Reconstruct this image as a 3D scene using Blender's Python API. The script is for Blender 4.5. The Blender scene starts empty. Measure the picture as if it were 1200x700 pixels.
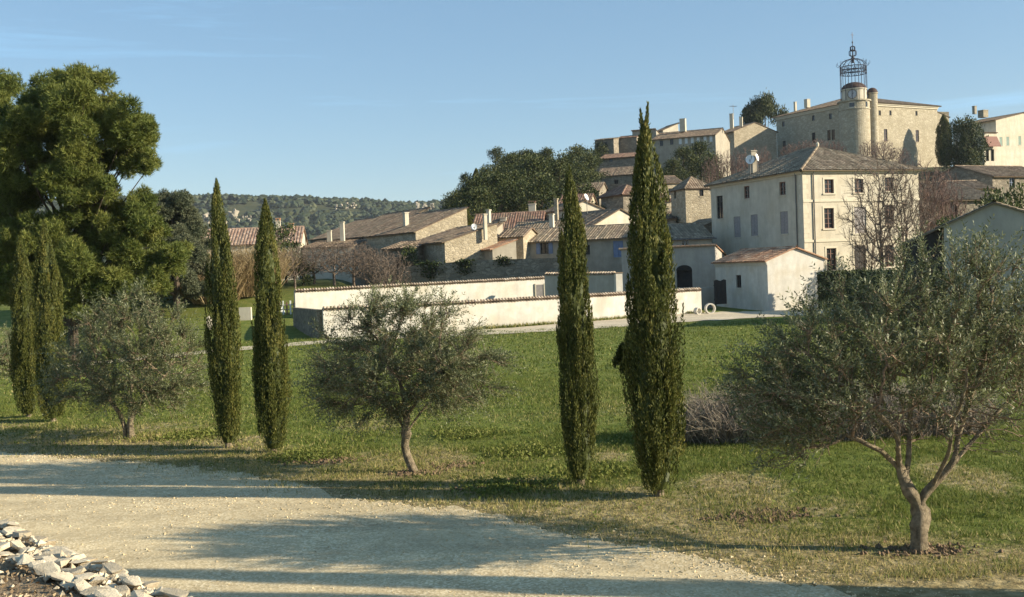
import bpy, bmesh, math, random
import numpy as np
from mathutils import Vector, Matrix

scene = bpy.context.scene
COL = scene.collection
R = math.radians

# ------------------------------------------------------------------ camera
CAM_Z = 3.1
PITCH, ROLL, FPX = R(1.65), R(2.2), 1250.0       # focal length in pixels of the 1200x700 photo
Fw = Vector((0, math.cos(PITCH), -math.sin(PITCH)))
Up0 = Vector((0, math.sin(PITCH), math.cos(PITCH)))
Rt = Vector((1, 0, 0)) * math.cos(ROLL) - Up0 * math.sin(ROLL)
Up = Up0 * math.cos(ROLL) + Vector((1, 0, 0)) * math.sin(ROLL)
cam = bpy.data.cameras.new('camera')
cam.sensor_width = 36.0
cam.lens = 36.0 * FPX / 1200.0
cam.clip_start, cam.clip_end = 0.1, 20000.0
cam_o = bpy.data.objects.new('camera', cam)
COL.objects.link(cam_o)
m4 = Matrix.Identity(4)
for i in range(3):
    m4[i][0], m4[i][1], m4[i][2] = Rt[i], Up[i], -Fw[i]
m4[2][3] = CAM_Z
cam_o.matrix_world = m4
scene.camera = cam_o

# ------------------------------------------------------------------ light
SUN_EL, SUN_BACK = R(20.5), R(13.0)              # sun stands to the right, a little behind the camera
sun_dir = Vector((math.cos(SUN_BACK) * math.cos(SUN_EL), -math.sin(SUN_BACK) * math.cos(SUN_EL), math.sin(SUN_EL)))
sl = bpy.data.lights.new('sun', 'SUN')
sl.energy, sl.angle, sl.color = 5.0, R(0.53), (1.0, 0.88, 0.67)
so = bpy.data.objects.new('sun', sl)
so.rotation_euler = sun_dir.to_track_quat('Z', 'Y').to_euler()
so.location = (40, -10, 60)
COL.objects.link(so)

world = bpy.data.worlds.new('World')
scene.world = world
world.use_nodes = True
nt = world.node_tree
nt.nodes.clear()
N = nt.nodes.new
out = N('ShaderNodeOutputWorld'); bg = N('ShaderNodeBackground'); sky = N('ShaderNodeTexSky')
sky.sky_type = 'NISHITA'; sky.sun_disc = False
sky.sun_elevation = SUN_EL
sky.sun_rotation = math.pi / 2 + SUN_BACK
sky.altitude = 0; sky.air_density = 1.0; sky.dust_density = 0.1; sky.ozone_density = 2.0
bg.inputs['Strength'].default_value = 0.056
tc = N('ShaderNodeTexCoord'); mp = N('ShaderNodeMapping')
mp.inputs['Rotation'].default_value = (R(8), R(-20), R(8)); mp.inputs['Scale'].default_value = (1.1, 1.1, 15.0)
nz = N('ShaderNodeTexNoise'); nz.inputs['Scale'].default_value = 1.5; nz.inputs['Detail'].default_value = 6; nz.inputs['Roughness'].default_value = 0.62; nz.inputs['Distortion'].default_value = 0.5
rp = N('ShaderNodeValToRGB'); rp.color_ramp.elements[0].position = 0.52; rp.color_ramp.elements[1].position = 0.77
rp.color_ramp.elements[0].color = (0.19, 0.19, 0.19, 1); rp.color_ramp.elements[1].color = (0.58, 0.58, 0.58, 1)
mx = N('ShaderNodeMix'); mx.data_type = 'RGBA'; mx.inputs['B'].default_value = (4.3, 8.7, 13.2, 1)
L = nt.links.new
L(tc.outputs['Generated'], mp.inputs['Vector']); L(mp.outputs[0], nz.inputs['Vector']); L(nz.outputs['Fac'], rp.inputs[0])
L(rp.outputs['Color'], mx.inputs['Factor']); L(sky.outputs[0], mx.inputs['A']); L(mx.outputs['Result'], bg.inputs[0]); L(bg.outputs[0], out.inputs[0])

scene.view_settings.view_transform = 'Standard'
scene.view_settings.look = 'None'
scene.view_settings.exposure = 1.04
scene.view_settings.gamma = 1.0
scene.view_settings.use_curve_mapping = False

# ------------------------------------------------------------------ terrain
def sst(a, b, x):
    t = np.clip((np.asarray(x, float) - a) / (b - a), 0, 1)
    return t * t * (3 - 2 * t)

def vnoise(x, y, seed=0):
    x = np.asarray(x, float); y = np.asarray(y, float)
    xi, yi = np.floor(x).astype(np.int64), np.floor(y).astype(np.int64)
    fx, fy = x - xi, y - yi
    fx, fy = fx * fx * (3 - 2 * fx), fy * fy * (3 - 2 * fy)
    def h(a, b):
        n = (a * 374761393 + b * 668265263 + seed * 144269501) & 0x7fffffff
        n = ((n ^ (n >> 13)) * 1274126177) & 0x7fffffff
        return ((n ^ (n >> 16)) & 0xffff) / 65535.0
    return (h(xi, yi) * (1 - fx) + h(xi + 1, yi) * fx) * (1 - fy) + (h(xi, yi + 1) * (1 - fx) + h(xi + 1, yi + 1) * fx) * fy - 0.5

HY = [0, 25, 68, 85, 95, 106, 120, 160, 230, 258, 300, 420, 600]
HZ = [0, 0, -0.9, -0.6, 0.4, 3.4, 6.5, 12.5, 20.5, 23.5, 23.0, 8, 0]
def ground(x, y):
    x = np.asarray(x, float); y = np.asarray(y, float)
    s = x / np.maximum(y, 1.0)
    y2 = y - 13 * sst(.15, .24, s) * sst(60, 85, y) * (1 - sst(120, 200, y))
    z = np.interp(y2, HY, HZ)
    neg = np.minimum(z, 0)
    lat = 0.92 * sst(-.135, 0.0, s) + 0.08 * sst(0.0, .12, s)
    lat = lat * (1 - sst(.75, 1.3, s))
    z = neg + np.maximum(z, 0) * lat
    z = z + 2.7 * sst(68, 106, y) * (1 - sst(-.17, -.10, s)) * (1 - sst(160, 320, y))
    ridge = np.exp(-((y - 1350) / 380.0) ** 2) * (92 + 26 * vnoise(x / 420., y / 420., 5) + 16 * vnoise(x / 130., y / 150., 6) + 7 * vnoise(x / 45., y / 45., 7))
    ridge2 = np.exp(-((y - 2600) / 600.0) ** 2) * (60 + 60 * vnoise(x / 700., y / 700., 9))
    z = z + ridge + ridge2
    bump = 0.05 * vnoise(x / 1.3, y / 1.3, 1) + 0.16 * vnoise(x / 5., y / 5., 2)
    return z + bump * sst(0.5, 6, y - road_far(x)) * (1 - sst(34, 46, y))

def P(px, py, Y):
    d = Fw + Rt * ((px - 600) / FPX) + Up * ((350 - py) / FPX)
    return Vector((0, 0, CAM_Z)) + d * (Y / d.y)

def Gz(px, py, z=0.0):
    d = Fw + Rt * ((px - 600) / FPX) + Up * ((350 - py) / FPX)
    return Vector((0, 0, CAM_Z)) + d * ((z - CAM_Z) / d.z)

_edge = [Gz(*p) for p in [(0, 530), (130, 538), (260, 556), (420, 585), (560, 601), (700, 628), (800, 648), (920, 677), (1015, 699)]]
_ex = [-60, -25] + [p.x for p in _edge] + [12, 40]
_ey = [42, 26] + [p.y for p in _edge] + [4.5, -6]
def road_far(x):
    return np.interp(x, _ex, _ey)

# ------------------------------------------------------------------ object helpers
def tag(o, label=None, cat=None, group=None, kind=None):
    if label: o['label'] = label
    if cat: o['category'] = cat
    if group: o['group'] = group
    if kind: o['kind'] = kind
    return o

def empty(name, loc=(0, 0, 0), rz=0.0, label=None, cat=None, group=None):
    o = bpy.data.objects.new(name, None)
    o.empty_display_size = 0.3
    COL.objects.link(o)
    o.location = loc
    o.rotation_euler = (0, 0, rz)
    return tag(o, label, cat, group)

class MB:
    def __init__(self):
        self.v, self.f, self.t, self.n = [], [], [], 0
    def add(self, V, F, tint=0.5):
        V = np.asarray(V, float).reshape(-1, 3); F = np.asarray(F, np.int64)
        if F.ndim == 1: F = F.reshape(1, -1)
        self.v.append(V); self.f.append(F + self.n); self.n += len(V)
        t = np.broadcast_to(np.asarray(tint, float), (len(F),))
        self.t.append(t)
        return self
    def quad(self, a, b, c, d, tint=0.5):
        return self.add([a, b, c, d], [[0, 1, 2, 3]], tint)
    def box(self, x0, y0, z0, x1, y1, z1, tint=0.5):
        V = [(x, y, z) for z in (z0, z1) for y in (y0, y1) for x in (x0, x1)]
        F = [(0, 2, 3, 1), (4, 5, 7, 6), (0, 1, 5, 4), (2, 6, 7, 3), (0, 4, 6, 2), (1, 3, 7, 5)]
        return self.add(V, F, tint)
    def mesh(self, name, m, smooth=False):
        me = bpy.data.meshes.new(name)
        V = np.concatenate(self.v).astype(np.float32)
        me.vertices.add(len(V)); me.vertices.foreach_set('co', V.ravel())
        tot = np.concatenate([np.full(len(f), f.shape[1]) for f in self.f]).astype(np.int32)
        loops = np.concatenate([f.ravel() for f in self.f]).astype(np.int32)
        me.loops.add(len(loops)); me.loops.foreach_set('vertex_index', loops)
        me.polygons.add(len(tot))
        st = np.zeros(len(tot), np.int32); st[1:] = np.cumsum(tot)[:-1]
        me.polygons.foreach_set('loop_start', st)
        at = me.attributes.new('tint', 'FLOAT', 'FACE')
        at.data.foreach_set('value', np.concatenate(self.t).astype(np.float32))
        me.update(calc_edges=True)
        me.validate()
        if smooth: me.polygons.foreach_set('use_smooth', np.ones(len(me.polygons), bool))
        else: me.polygons.foreach_set('use_smooth', np.zeros(len(me.polygons), bool))
        me.materials.append(m)
        return me
    def build(self, name, m, parent=None, smooth=False):
        o = bpy.data.objects.new(name, self.mesh(name, m, smooth))
        COL.objects.link(o)
        if parent: o.parent = parent
        return o

def link_mesh(name, me, parent=None, loc=None, rz=0.0, sc=None):
    o = bpy.data.objects.new(name, me)
    COL.objects.link(o)
    if parent: o.parent = parent
    if loc is not None: o.location = loc
    if rz: o.rotation_euler = (0, 0, rz)
    if sc is not None: o.scale = sc if hasattr(sc, '__len__') else (sc, sc, sc)
    return o

def nrm(a):
    return a / np.maximum(np.linalg.norm(a, axis=-1, keepdims=True), 1e-9)

def perp(d, rng):
    r = rng.normal(size=d.shape)
    return nrm(np.cross(d, r))

def leaves(mb, pos, d, ln, wd, rng, tint):
    """diamond leaves, one quad each"""
    n = len(pos)
    d = nrm(d); s = perp(d, rng)
    ln = np.broadcast_to(ln, (n,))[:, None]; wd = np.broadcast_to(wd, (n,))[:, None]
    V = np.stack([pos, pos + d * ln * .45 + s * wd * .5, pos + d * ln, pos + d * ln * .45 - s * wd * .5], 1)
    mb.add(V.reshape(-1, 3), np.arange(n * 4).reshape(n, 4), tint)

def blades(mb, pos, d, ln, wd, rng, tint):
    n = len(pos)
    d = nrm(d); s = perp(d, rng)
    ln = np.broadcast_to(ln, (n,))[:, None]; wd = np.broadcast_to(wd, (n,))[:, None]
    V = np.stack([pos + s * wd * .5, pos + d * ln, pos - s * wd * .5], 1)
    mb.add(V.reshape(-1, 3), np.arange(n * 3).reshape(n, 3), tint)

def segs(mb, A, B, ra, rb, k, tint=0.5):
    """tapered tubes from A to B"""
    A = np.asarray(A, float); B = np.asarray(B, float); n = len(A)
    if n == 0: return
    d = nrm(B - A)
    ref = np.where(np.abs(d[:, 2:3]) > .9, np.array([[1., 0, 0]]), np.array([[0, 0, 1.]]))
    u = nrm(np.cross(d, ref)); w = np.cross(d, u)
    an = np.arange(k) * 2 * math.pi / k
    ring = np.cos(an)[None, :, None] * u[:, None] + np.sin(an)[None, :, None] * w[:, None]
    ra = np.broadcast_to(ra, (n,))[:, None, None]; rb = np.broadcast_to(rb, (n,))[:, None, None]
    V = np.concatenate([A[:, None] + ring * ra, B[:, None] + ring * rb], 1)
    i = np.arange(k); j = (i + 1) % k
    F = np.stack([i, j, j + k, i + k], 1)
    F = F[None] + (np.arange(n) * 2 * k)[:, None, None]
    mb.add(V.reshape(-1, 3), F.reshape(-1, 4), np.repeat(np.broadcast_to(tint, (n,)), k))

def tube(mb, pts, rad, k, rng=None, jit=0.0, tint=0.5, cap=True):
    """one continuous tube through pts"""
    pts = np.asarray(pts, float); n = len(pts)
    rad = np.broadcast_to(rad, (n,))
    t = nrm(np.gradient(pts, axis=0))
    u = nrm(np.cross(t, np.array([0.3, 0.9, 0.1]))); w = np.cross(t, u)
    an = np.arange(k) * 2 * math.pi / k
    ring = np.cos(an)[None, :, None] * u[:, None] + np.sin(an)[None, :, None] * w[:, None]
    rr = rad[:, None, None] * np.ones((n, k, 1))
    if jit and rng is not None: rr = rr * (1 + jit * rng.normal(size=(n, k, 1)))
    V = (pts[:, None] + ring * rr).reshape(-1, 3)
    F = []
    for a in range(n - 1):
        for i in range(k):
            j = (i + 1) % k
            F.append((a * k + i, a * k + j, (a + 1) * k + j, (a + 1) * k + i))
    mb.add(V, F, tint)
    if cap and k in (3, 4): mb.add(V[-k:], [list(range(k))], tint)
    elif cap: mb.add(V[-k:], [list(range(k))], tint); mb.add(V[:k], [list(range(k))][::-1], tint)

# ------------------------------------------------------------------ materials
def nodes(name):
    m = bpy.data.materials.new(name); m.use_nodes = True
    t = m.node_tree
    b = t.nodes['Principled BSDF']
    b.inputs['Specular IOR Level'].default_value = 0.25
    return m, t, b

def noise_node(t, scale, detail=4, vec=None, rough=.55):
    n = t.nodes.new('ShaderNodeTexNoise')
    n.inputs['Scale'].default_value = scale; n.inputs['Detail'].default_value = detail; n.inputs['Roughness'].default_value = rough
    if vec is not None: t.links.new(vec, n.inputs['Vector'])
    return n

def ramp(t, src, stops):
    r = t.nodes.new('ShaderNodeValToRGB')
    e = r.color_ramp.elements
    while len(e) < len(stops): e.new(0.5)
    for i, (p, c) in enumerate(stops):
        e[i].position = p
        e[i].color = (c[0], c[1], c[2], 1) if hasattr(c, '__len__') else (c, c, c, 1)
    t.links.new(src, r.inputs[0])
    return r.outputs['Color']

def mixc(t, fac, a, b, mode='MIX'):
    n = t.nodes.new('ShaderNodeMix'); n.data_type = 'RGBA'; n.blend_type = mode
    for sock, v in (('Factor', fac), ('A', a), ('B', b)):
        if isinstance(v, bpy.types.NodeSocket): t.links.new(v, n.inputs[sock])
        elif sock == 'Factor': n.inputs[sock].default_value = v
        else: n.inputs[sock].default_value = (v[0], v[1], v[2], 1)
    return n.outputs['Result']

def bump(t, b, src, strength, dist):
    n = t.nodes.new('ShaderNodeBump'); n.inputs['Strength'].default_value = strength; n.inputs['Distance'].default_value = dist
    t.links.new(src, n.inputs['Height']); t.links.new(n.outputs[0], b.inputs['Normal'])

def objvec(t):
    return t.nodes.new('ShaderNodeTexCoord').outputs['Object']

def attr(t, name):
    a = t.nodes.new('ShaderNodeAttribute'); a.attribute_name = name
    return a.outputs['Fac']

def mat_leaf(name, dark, mid, light, trans=0.25, rough=.6, spec=.25):
    m, t, b = nodes(name)
    c = ramp(t, attr(t, 'tint'), [(0, dark), (.5, mid), (1, light)])
    b.inputs['Roughness'].default_value = rough; b.inputs['Specular IOR Level'].default_value = spec
    t.links.new(c, b.inputs['Base Color'])
    if trans:
        tr = t.nodes.new('ShaderNodeBsdfTranslucent'); t.links.new(c, tr.inputs['Color'])
        ms = t.nodes.new('ShaderNodeMixShader'); ms.inputs[0].default_value = trans
        t.links.new(b.outputs[0], ms.inputs[1]); t.links.new(tr.outputs[0], ms.inputs[2])
        t.links.new(ms.outputs[0], t.nodes['Material Output'].inputs['Surface'])
    return m

def mat_rough(name, c1, c2, scale=2.0, rough=.9, bs=.4, bd=.02, c3=None, big=0.25, tint=0.0, streak=0.0):
    """plaster / soil / bark: two noise scales"""
    m, t, b = nodes(name)
    v = objvec(t)
    n1 = noise_node(t, scale, 6, v); n2 = noise_node(t, big, 5, v)
    col = ramp(t, n1.outputs['Fac'], [(.3, c1), (.7, c2)])
    if c3: col = mixc(t, ramp(t, n2.outputs['Fac'], [(.48, 0.), (.68, .75)]), col, c3)
    if streak:
        mp = t.nodes.new('ShaderNodeMapping'); mp.inputs['Scale'].default_value = (1, 1, .22); t.links.new(v, mp.inputs[0])
        ns = noise_node(t, 1.3, 7, mp.outputs[0], .7); nb = noise_node(t, .5, 5, v, .6)
        col = mixc(t, ramp(t, ns.outputs['Fac'], [(.42, 0.), (.72, streak)]), col, [q * .55 for q in c1])
        col = mixc(t, ramp(t, nb.outputs['Fac'], [(.50, 0.), (.66, streak * .8)]), col, [q * .72 for q in c1])
    if tint:
        col = mixc(t, 1.0, col, ramp(t, attr(t, 'tint'), [(0, 1 - tint), (1, 1 + tint)]), 'MULTIPLY')
    t.links.new(col, b.inputs['Base Color'])
    b.inputs['Roughness'].default_value = rough
    n3 = noise_node(t, scale * 6, 4, v)
    bump(t, b, n3.outputs['Fac'], bs, bd)
    return m

def mat_masonry(name, c1, c2, joint, scale=3.0, stretch=1.7, stain=(.2, .17, .12), stain_amt=.5):
    """rubble stone laid in mortar"""
    m, t, b = nodes(name)
    v = objvec(t)
    mp = t.nodes.new('ShaderNodeMapping'); mp.inputs['Scale'].default_value = (1, 1, stretch); t.links.new(v, mp.inputs[0])
    vo = t.nodes.new('ShaderNodeTexVoronoi'); vo.inputs['Scale'].default_value = scale; t.links.new(mp.outputs[0], vo.inputs['Vector'])
    ve = t.nodes.new('ShaderNodeTexVoronoi'); ve.feature = 'DISTANCE_TO_EDGE'; ve.inputs['Scale'].default_value = scale; t.links.new(mp.outputs[0], ve.inputs['Vector'])
    sep = t.nodes.new('ShaderNodeSeparateColor'); t.links.new(vo.outputs['Color'], sep.inputs[0])
    col = mixc(t, sep.outputs[0], c1, c2)
    col = mixc(t, ramp(t, ve.outputs['Distance'], [(.03, 1.), (.09, 0.)]), col, joint)
    n2 = noise_node(t, .35, 6, v)
    col = mixc(t, ramp(t, n2.outputs['Fac'], [(.45, 0.), (.7, stain_amt)]), col, stain)
    n3 = noise_node(t, 9, 4, v)
    col = mixc(t, .5, col, ramp(t, n3.outputs['Fac'], [(.3, .55), (.7, 1.35)]), 'MULTIPLY')
    t.links.new(col, b.inputs['Base Color'])
    b.inputs['Roughness'].default_value = .95
    bump(t, b, ramp(t, ve.outputs['Distance'], [(0., 0.), (.12, 1.)]), .7, .04)
    return m

def mat_tile(name, stops, lichen=(.16, .14, .09)):
    m, t, b = nodes(name)
    v = objvec(t)
    col = ramp(t, attr(t, 'tint'), stops)
    n2 = noise_node(t, .6, 6, v)
    col = mixc(t, ramp(t, n2.outputs['Fac'], [(.45, 0.), (.7, .6)]), col, lichen)
    n = noise_node(t, 12, 4, v)
    col = mixc(t, .5, col, ramp(t, n.outputs['Fac'], [(.3, .6), (.7, 1.3)]), 'MULTIPLY')
    t.links.new(col, b.inputs['Base Color'])
    b.inputs['Roughness'].default_value = .9
    return m

def mat_flat(name, c, rough=.6, metal=0.0, spec=.4, var=.15, scale=5):
    m, t, b = nodes(name)
    n = noise_node(t, scale, 4, objvec(t))
    lo = [x * (1 - var) for x in c]; hi = [min(1, x * (1 + var)) for x in c]
    t.links.new(ramp(t, n.outputs['Fac'], [(.3, lo), (.7, hi)]), b.inputs['Base Color'])
    b.inputs['Roughness'].default_value = rough; b.inputs['Metallic'].default_value = metal; b.inputs['Specular IOR Level'].default_value = spec
    return m

M = {}
M['cypress'] = mat_leaf('cypress foliage', (.028, .040, .011), (.088, .102, .022), (.20, .18, .045), .18)
M['olive'] = mat_leaf('olive leaf', (.055, .07, .028), (.138, .155, .068), (.32, .325, .20), .3, .48, .35)
M['pine'] = mat_leaf('pine needles', (.042, .068, .015), (.125, .155, .034), (.24, .24, .06), .25)
M['forest'] = mat_leaf('woodland leaf', (.020, .032, .010), (.048, .064, .018), (.115, .115, .034), .15)
M['far_wood'] = mat_leaf('far woodland leaf', (.016, .026, .012), (.034, .047, .02), (.07, .078, .034), .1)
M['cedar'] = mat_leaf('cedar needles', (.05, .068, .038), (.115, .13, .075), (.20, .20, .12), .15)
M['hedge'] = mat_leaf('hedge leaf', (.02, .035, .010), (.05, .07, .02), (.12, .13, .035), .2)
M['grass'] = mat_leaf('grass blade', (.075, .115, .018), (.175, .19, .045), (.48, .39, .18), .3, .7, .2)
M['dry_stem'] = mat_leaf('dry stem', (.14, .115, .095), (.26, .215, .17), (.42, .36, .27), .1)
M['beige_stem'] = mat_leaf('beige stem', (.18, .125, .065), (.34, .25, .13), (.50, .39, .22), .1)
M['twig'] = mat_rough('bare twig', (.10, .075, .06), (.2, .155, .12), 8, .9, .3, .01)
M['olive_bark'] = mat_rough('olive bark', (.15, .12, .08), (.52, .42, .285), 18, .95, 1.0, .05, (.20, .17, .09), 4)
M['olive_twig'] = mat_rough('olive twig', (.14, .095, .065), (.30, .22, .15), 14, .9, .4, .01)
M['bark'] = mat_rough('bark', (.05, .038, .028), (.12, .09, .065), 9, .95, .9, .03)
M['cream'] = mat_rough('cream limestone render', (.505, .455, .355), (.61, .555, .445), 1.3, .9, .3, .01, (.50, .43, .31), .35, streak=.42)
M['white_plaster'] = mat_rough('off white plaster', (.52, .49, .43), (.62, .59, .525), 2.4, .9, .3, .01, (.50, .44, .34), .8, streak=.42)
M['grey_plaster'] = mat_rough('weathered shade-toned plaster', (.29, .26, .205), (.40, .36, .285), 1.5, .95, .3, .01, (.3, .27, .22), .4, streak=.42)  # base colour lowered so fronts standing in shade turn darker
M['pale_grey'] = mat_rough('shade-toned pale plaster', (.36, .33, .285), (.44, .405, .35), 1.5, .95, .3, .01, (.36, .34, .31), .4, streak=.42)  # shade of unlit pale walls put into the plaster tone
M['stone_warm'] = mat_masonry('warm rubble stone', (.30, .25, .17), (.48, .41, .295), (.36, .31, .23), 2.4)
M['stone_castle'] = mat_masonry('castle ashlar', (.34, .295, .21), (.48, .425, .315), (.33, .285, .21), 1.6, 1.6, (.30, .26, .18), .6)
M['stone_grey'] = mat_masonry('grey rubble stone', (.17, .145, .11), (.33, .285, .22), (.21, .18, .135), 2.2, 1.7, (.14, .125, .1), .6)  # stone tone lowered to deepen the shade on unlit walls
M['dress'] = mat_rough('dressed stone', (.53, .475, .365), (.62, .56, .44), 2, .9, .2, .01)
M['tile_brown'] = mat_tile('old brown roof tile', [(0, (.12, .085, .06)), (.45, (.23, .165, .115)), (.8, (.33, .25, .175)), (1, (.46, .37, .27))])
M['tile_grey'] = mat_tile('lichened roof tile', [(0, (.14, .105, .072)), (.45, (.27, .205, .14)), (.8, (.38, .30, .21)), (1, (.52, .43, .32))], (.22, .19, .125))
M['tile_red'] = mat_tile('red clay tile', [(0, (.22, .11, .065)), (.5, (.44, .25, .15)), (1, (.60, .44, .30))], (.34, .24, .16))
M['tile_dark'] = mat_tile('dark red tile', [(0, (.13, .075, .055)), (.5, (.24, .14, .10)), (1, (.38, .26, .19))])
M['tile_coping'] = mat_tile('tan coping tile', [(0, (.26, .18, .12)), (.5, (.48, .37, .26)), (1, (.66, .55, .42))], (.36, .29, .2))
M['tile_pink'] = mat_tile('faded clay tile', [(0, (.19, .12, .09)), (.5, (.34, .225, .165)), (1, (.48, .37, .29))], (.24, .19, .14))
M['pane'] = mat_flat('window glass', (.025, .028, .032), .12, 0, .6)
M['wood_frame'] = mat_flat('brown window frame', (.17, .085, .06), .6)
M['white_frame'] = mat_flat('white window frame', (.62, .64, .64), .6)
M['shutter_grey'] = mat_flat('grey shutter', (.27, .245, .235), .7)
M['shutter_blue'] = mat_flat('blue shutter', (.15, .20, .31), .7)
M['shutter_green'] = mat_flat('green shutter', (.19, .26, .22), .7)
M['dark_wood'] = mat_flat('dark wood', (.035, .03, .028), .7)
M['iron'] = mat_flat('wrought iron', (.045, .05, .07), .55, .3)
M['zinc'] = mat_flat('zinc pipe', (.16, .15, .14), .5, .4)
M['white'] = mat_flat('white paint', (.8, .8, .78), .5, 0, .4, .04)
M['dome'] = mat_rough('dome tile', (.045, .028, .024), (.085, .052, .042), 3, .8, .3, .02)
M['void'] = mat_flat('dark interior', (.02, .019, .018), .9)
M['awning'] = mat_flat('brown awning', (.20, .10, .075), .8)
M['rock'] = mat_rough('limestone edging', (.40, .33, .225), (.62, .535, .395), 11, .95, .5, .015, (.28, .21, .13), 6, .3)
M['cliff'] = mat_rough('cliff limestone', (.22, .19, .14), (.48, .42, .33), .12, .95, .8, .5, (.25, .22, .16), .08)

# ------------------------------------------------------------------ ground, road, track, bank
def grid_mesh(xs, ys, zf, name, m, kind='structure', extra=None):
    X, Y = np.meshgrid(xs, ys)
    Z = zf(X, Y)
    V = np.stack([X, Y, Z], -1).reshape(-1, 3)
    nx, ny = len(xs), len(ys)
    i = (np.arange(ny - 1)[:, None] * nx + np.arange(nx - 1)[None]).ravel()
    F = np.stack([i, i + 1, i + nx + 1, i + nx], 1)
    mb = MB().add(V, F)
    o = mb.build(name, m, None, True)
    if extra is not None:
        at = o.data.attributes.new('dry', 'FLOAT', 'POINT')
        at.data.foreach_set('value', extra(X, Y).ravel().astype(np.float32))
    return tag(o, kind=kind)

def dryness(x, y):
    d = y - road_far(x)
    v = 1 - sst(0.2, 5.5, d + 2.2 * vnoise(x / 1.7, y / 1.2, 21) + 1.2 * vnoise(x / .5, y / .4, 22))
    patch = sst(.08, .3, vnoise(x / 1.5, y / 2.4, 23)) * (1 - sst(17, 28, y)) * .75
    return np.clip(np.maximum(v * .95, patch), 0, 1)

def ground_material():
    m, t, b = nodes('meadow ground')
    v = objvec(t)
    n1 = noise_node(t, .35, 6, v); n2 = noise_node(t, 6, 6, v); n3 = noise_node(t, 1.3, 6, v, .65)
    green = ramp(t, n3.outputs['Fac'], [(.3, (.08, .11, .018)), (.5, (.13, .155, .03)), (.72, (.21, .205, .06))])
    green = mixc(t, ramp(t, n1.outputs['Fac'], [(.45, 0.), (.7, .55)]), green, (.11, .125, .035))
    dry = ramp(t, n2.outputs['Fac'], [(.3, (.13, .10, .048)), (.5, (.27, .215, .105)), (.72, (.40, .33, .19))])
    mul = t.nodes.new('ShaderNodeMath'); mul.operation = 'MULTIPLY_ADD'
    t.links.new(n2.outputs['Fac'], mul.inputs[0]); mul.inputs[1].default_value = .7
    ad = t.nodes.new('ShaderNodeMath'); ad.operation = 'ADD'; ad.inputs[1].default_value = -.35
    t.links.new(attr(t, 'dry'), ad.inputs[0]); t.links.new(ad.outputs[0], mul.inputs[2])
    col = mixc(t, ramp(t, mul.outputs[0], [(.3, 0.), (.62, 1.)]), green, dry)
    # far slopes: scrub and bare earth
    geo = t.nodes.new('ShaderNodeNewGeometry'); sx = t.nodes.new('ShaderNodeSeparateXYZ'); t.links.new(geo.outputs['Position'], sx.inputs[0])
    mr = t.nodes.new('ShaderNodeMapRange'); mr.inputs[1].default_value = 82; mr.inputs[2].default_value = 110
    t.links.new(sx.outputs[1], mr.inputs[0])
    n4 = noise_node(t, .035, 8, v, .7)
    scrub = ramp(t, n4.outputs['Fac'], [(.35, (.03, .04, .018)), (.55, (.06, .063, .03)), (.70, (.14, .125, .075))])
    col = mixc(t, mr.outputs[0], col, scrub)
    t.links.new(col, b.inputs['Base Color'])
    b.inputs['Roughness'].default_value = .95; b.inputs['Specular IOR Level'].default_value = .1
    n5 = noise_node(t, 9, 5, v)
    bump(t, b, n5.outputs['Fac'], .8, .06)
    return m

xs = np.unique(np.concatenate([np.linspace(-5000, -300, 40), np.linspace(-300, -60, 31), np.linspace(-60, -18, 29), np.linspace(-18, 18, 73), np.linspace(18, 60, 29), np.linspace(60, 300, 31), np.linspace(300, 5000, 40)]))
ys = np.unique(np.concatenate([np.linspace(-600, -20, 12), np.linspace(-20, 8, 12), np.linspace(8, 30, 56), np.linspace(30, 90, 50), np.linspace(90, 320, 47), np.linspace(320, 900, 30), np.linspace(900, 2200, 60), np.linspace(2200, 7000, 30)]))
grid_mesh(xs, ys, ground, 'ground', ground_material(), extra=dryness)

def gravel_material(name, c1, c2, c3, scale=30):
    m, t, b = nodes(name)
    v = objvec(t)
    vo = t.nodes.new('ShaderNodeTexVoronoi'); vo.inputs['Scale'].default_value = scale; t.links.new(v, vo.inputs['Vector'])
    sep = t.nodes.new('ShaderNodeSeparateColor'); t.links.new(vo.outputs['Color'], sep.inputs[0])
    col = ramp(t, sep.outputs[0], [(0, c1), (.6, c2), (1, c3)])
    n1 = noise_node(t, .55, 6, v, .6)
    col = mixc(t, ramp(t, n1.outputs['Fac'], [(.4, 0.), (.68, .65)]), col, [c * .82 for c in c2])
    mp = t.nodes.new('ShaderNodeMapping'); mp.inputs['Rotation'].default_value = (0, 0, R(33)); mp.inputs['Scale'].default_value = (.16, 1.5, 1); t.links.new(v, mp.inputs[0])
    nb = noise_node(t, 1.0, 5, mp.outputs[0], .6)
    col = mixc(t, .7, col, ramp(t, nb.outputs['Fac'], [(.32, .74), (.68, 1.22)]), 'MULTIPLY')
    n2 = noise_node(t, 3, 6, v, .7)
    col = mixc(t, .45, col, ramp(t, n2.outputs['Fac'], [(.3, .6), (.7, 1.3)]), 'MULTIPLY')
    t.links.new(col, b.inputs['Base Color'])
    b.inputs['Roughness'].default_value = .95
    bump(t, b, vo.outputs['Distance'], .35, .008)
    return m
M['gravel'] = gravel_material('pale limestone gravel', (.42, .325, .185), (.59, .475, .285), (.75, .64, .43), 42)
M['track'] = gravel_material('beige track', (.42, .35, .25), (.54, .46, .33), (.62, .54, .41), 12)

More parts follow.
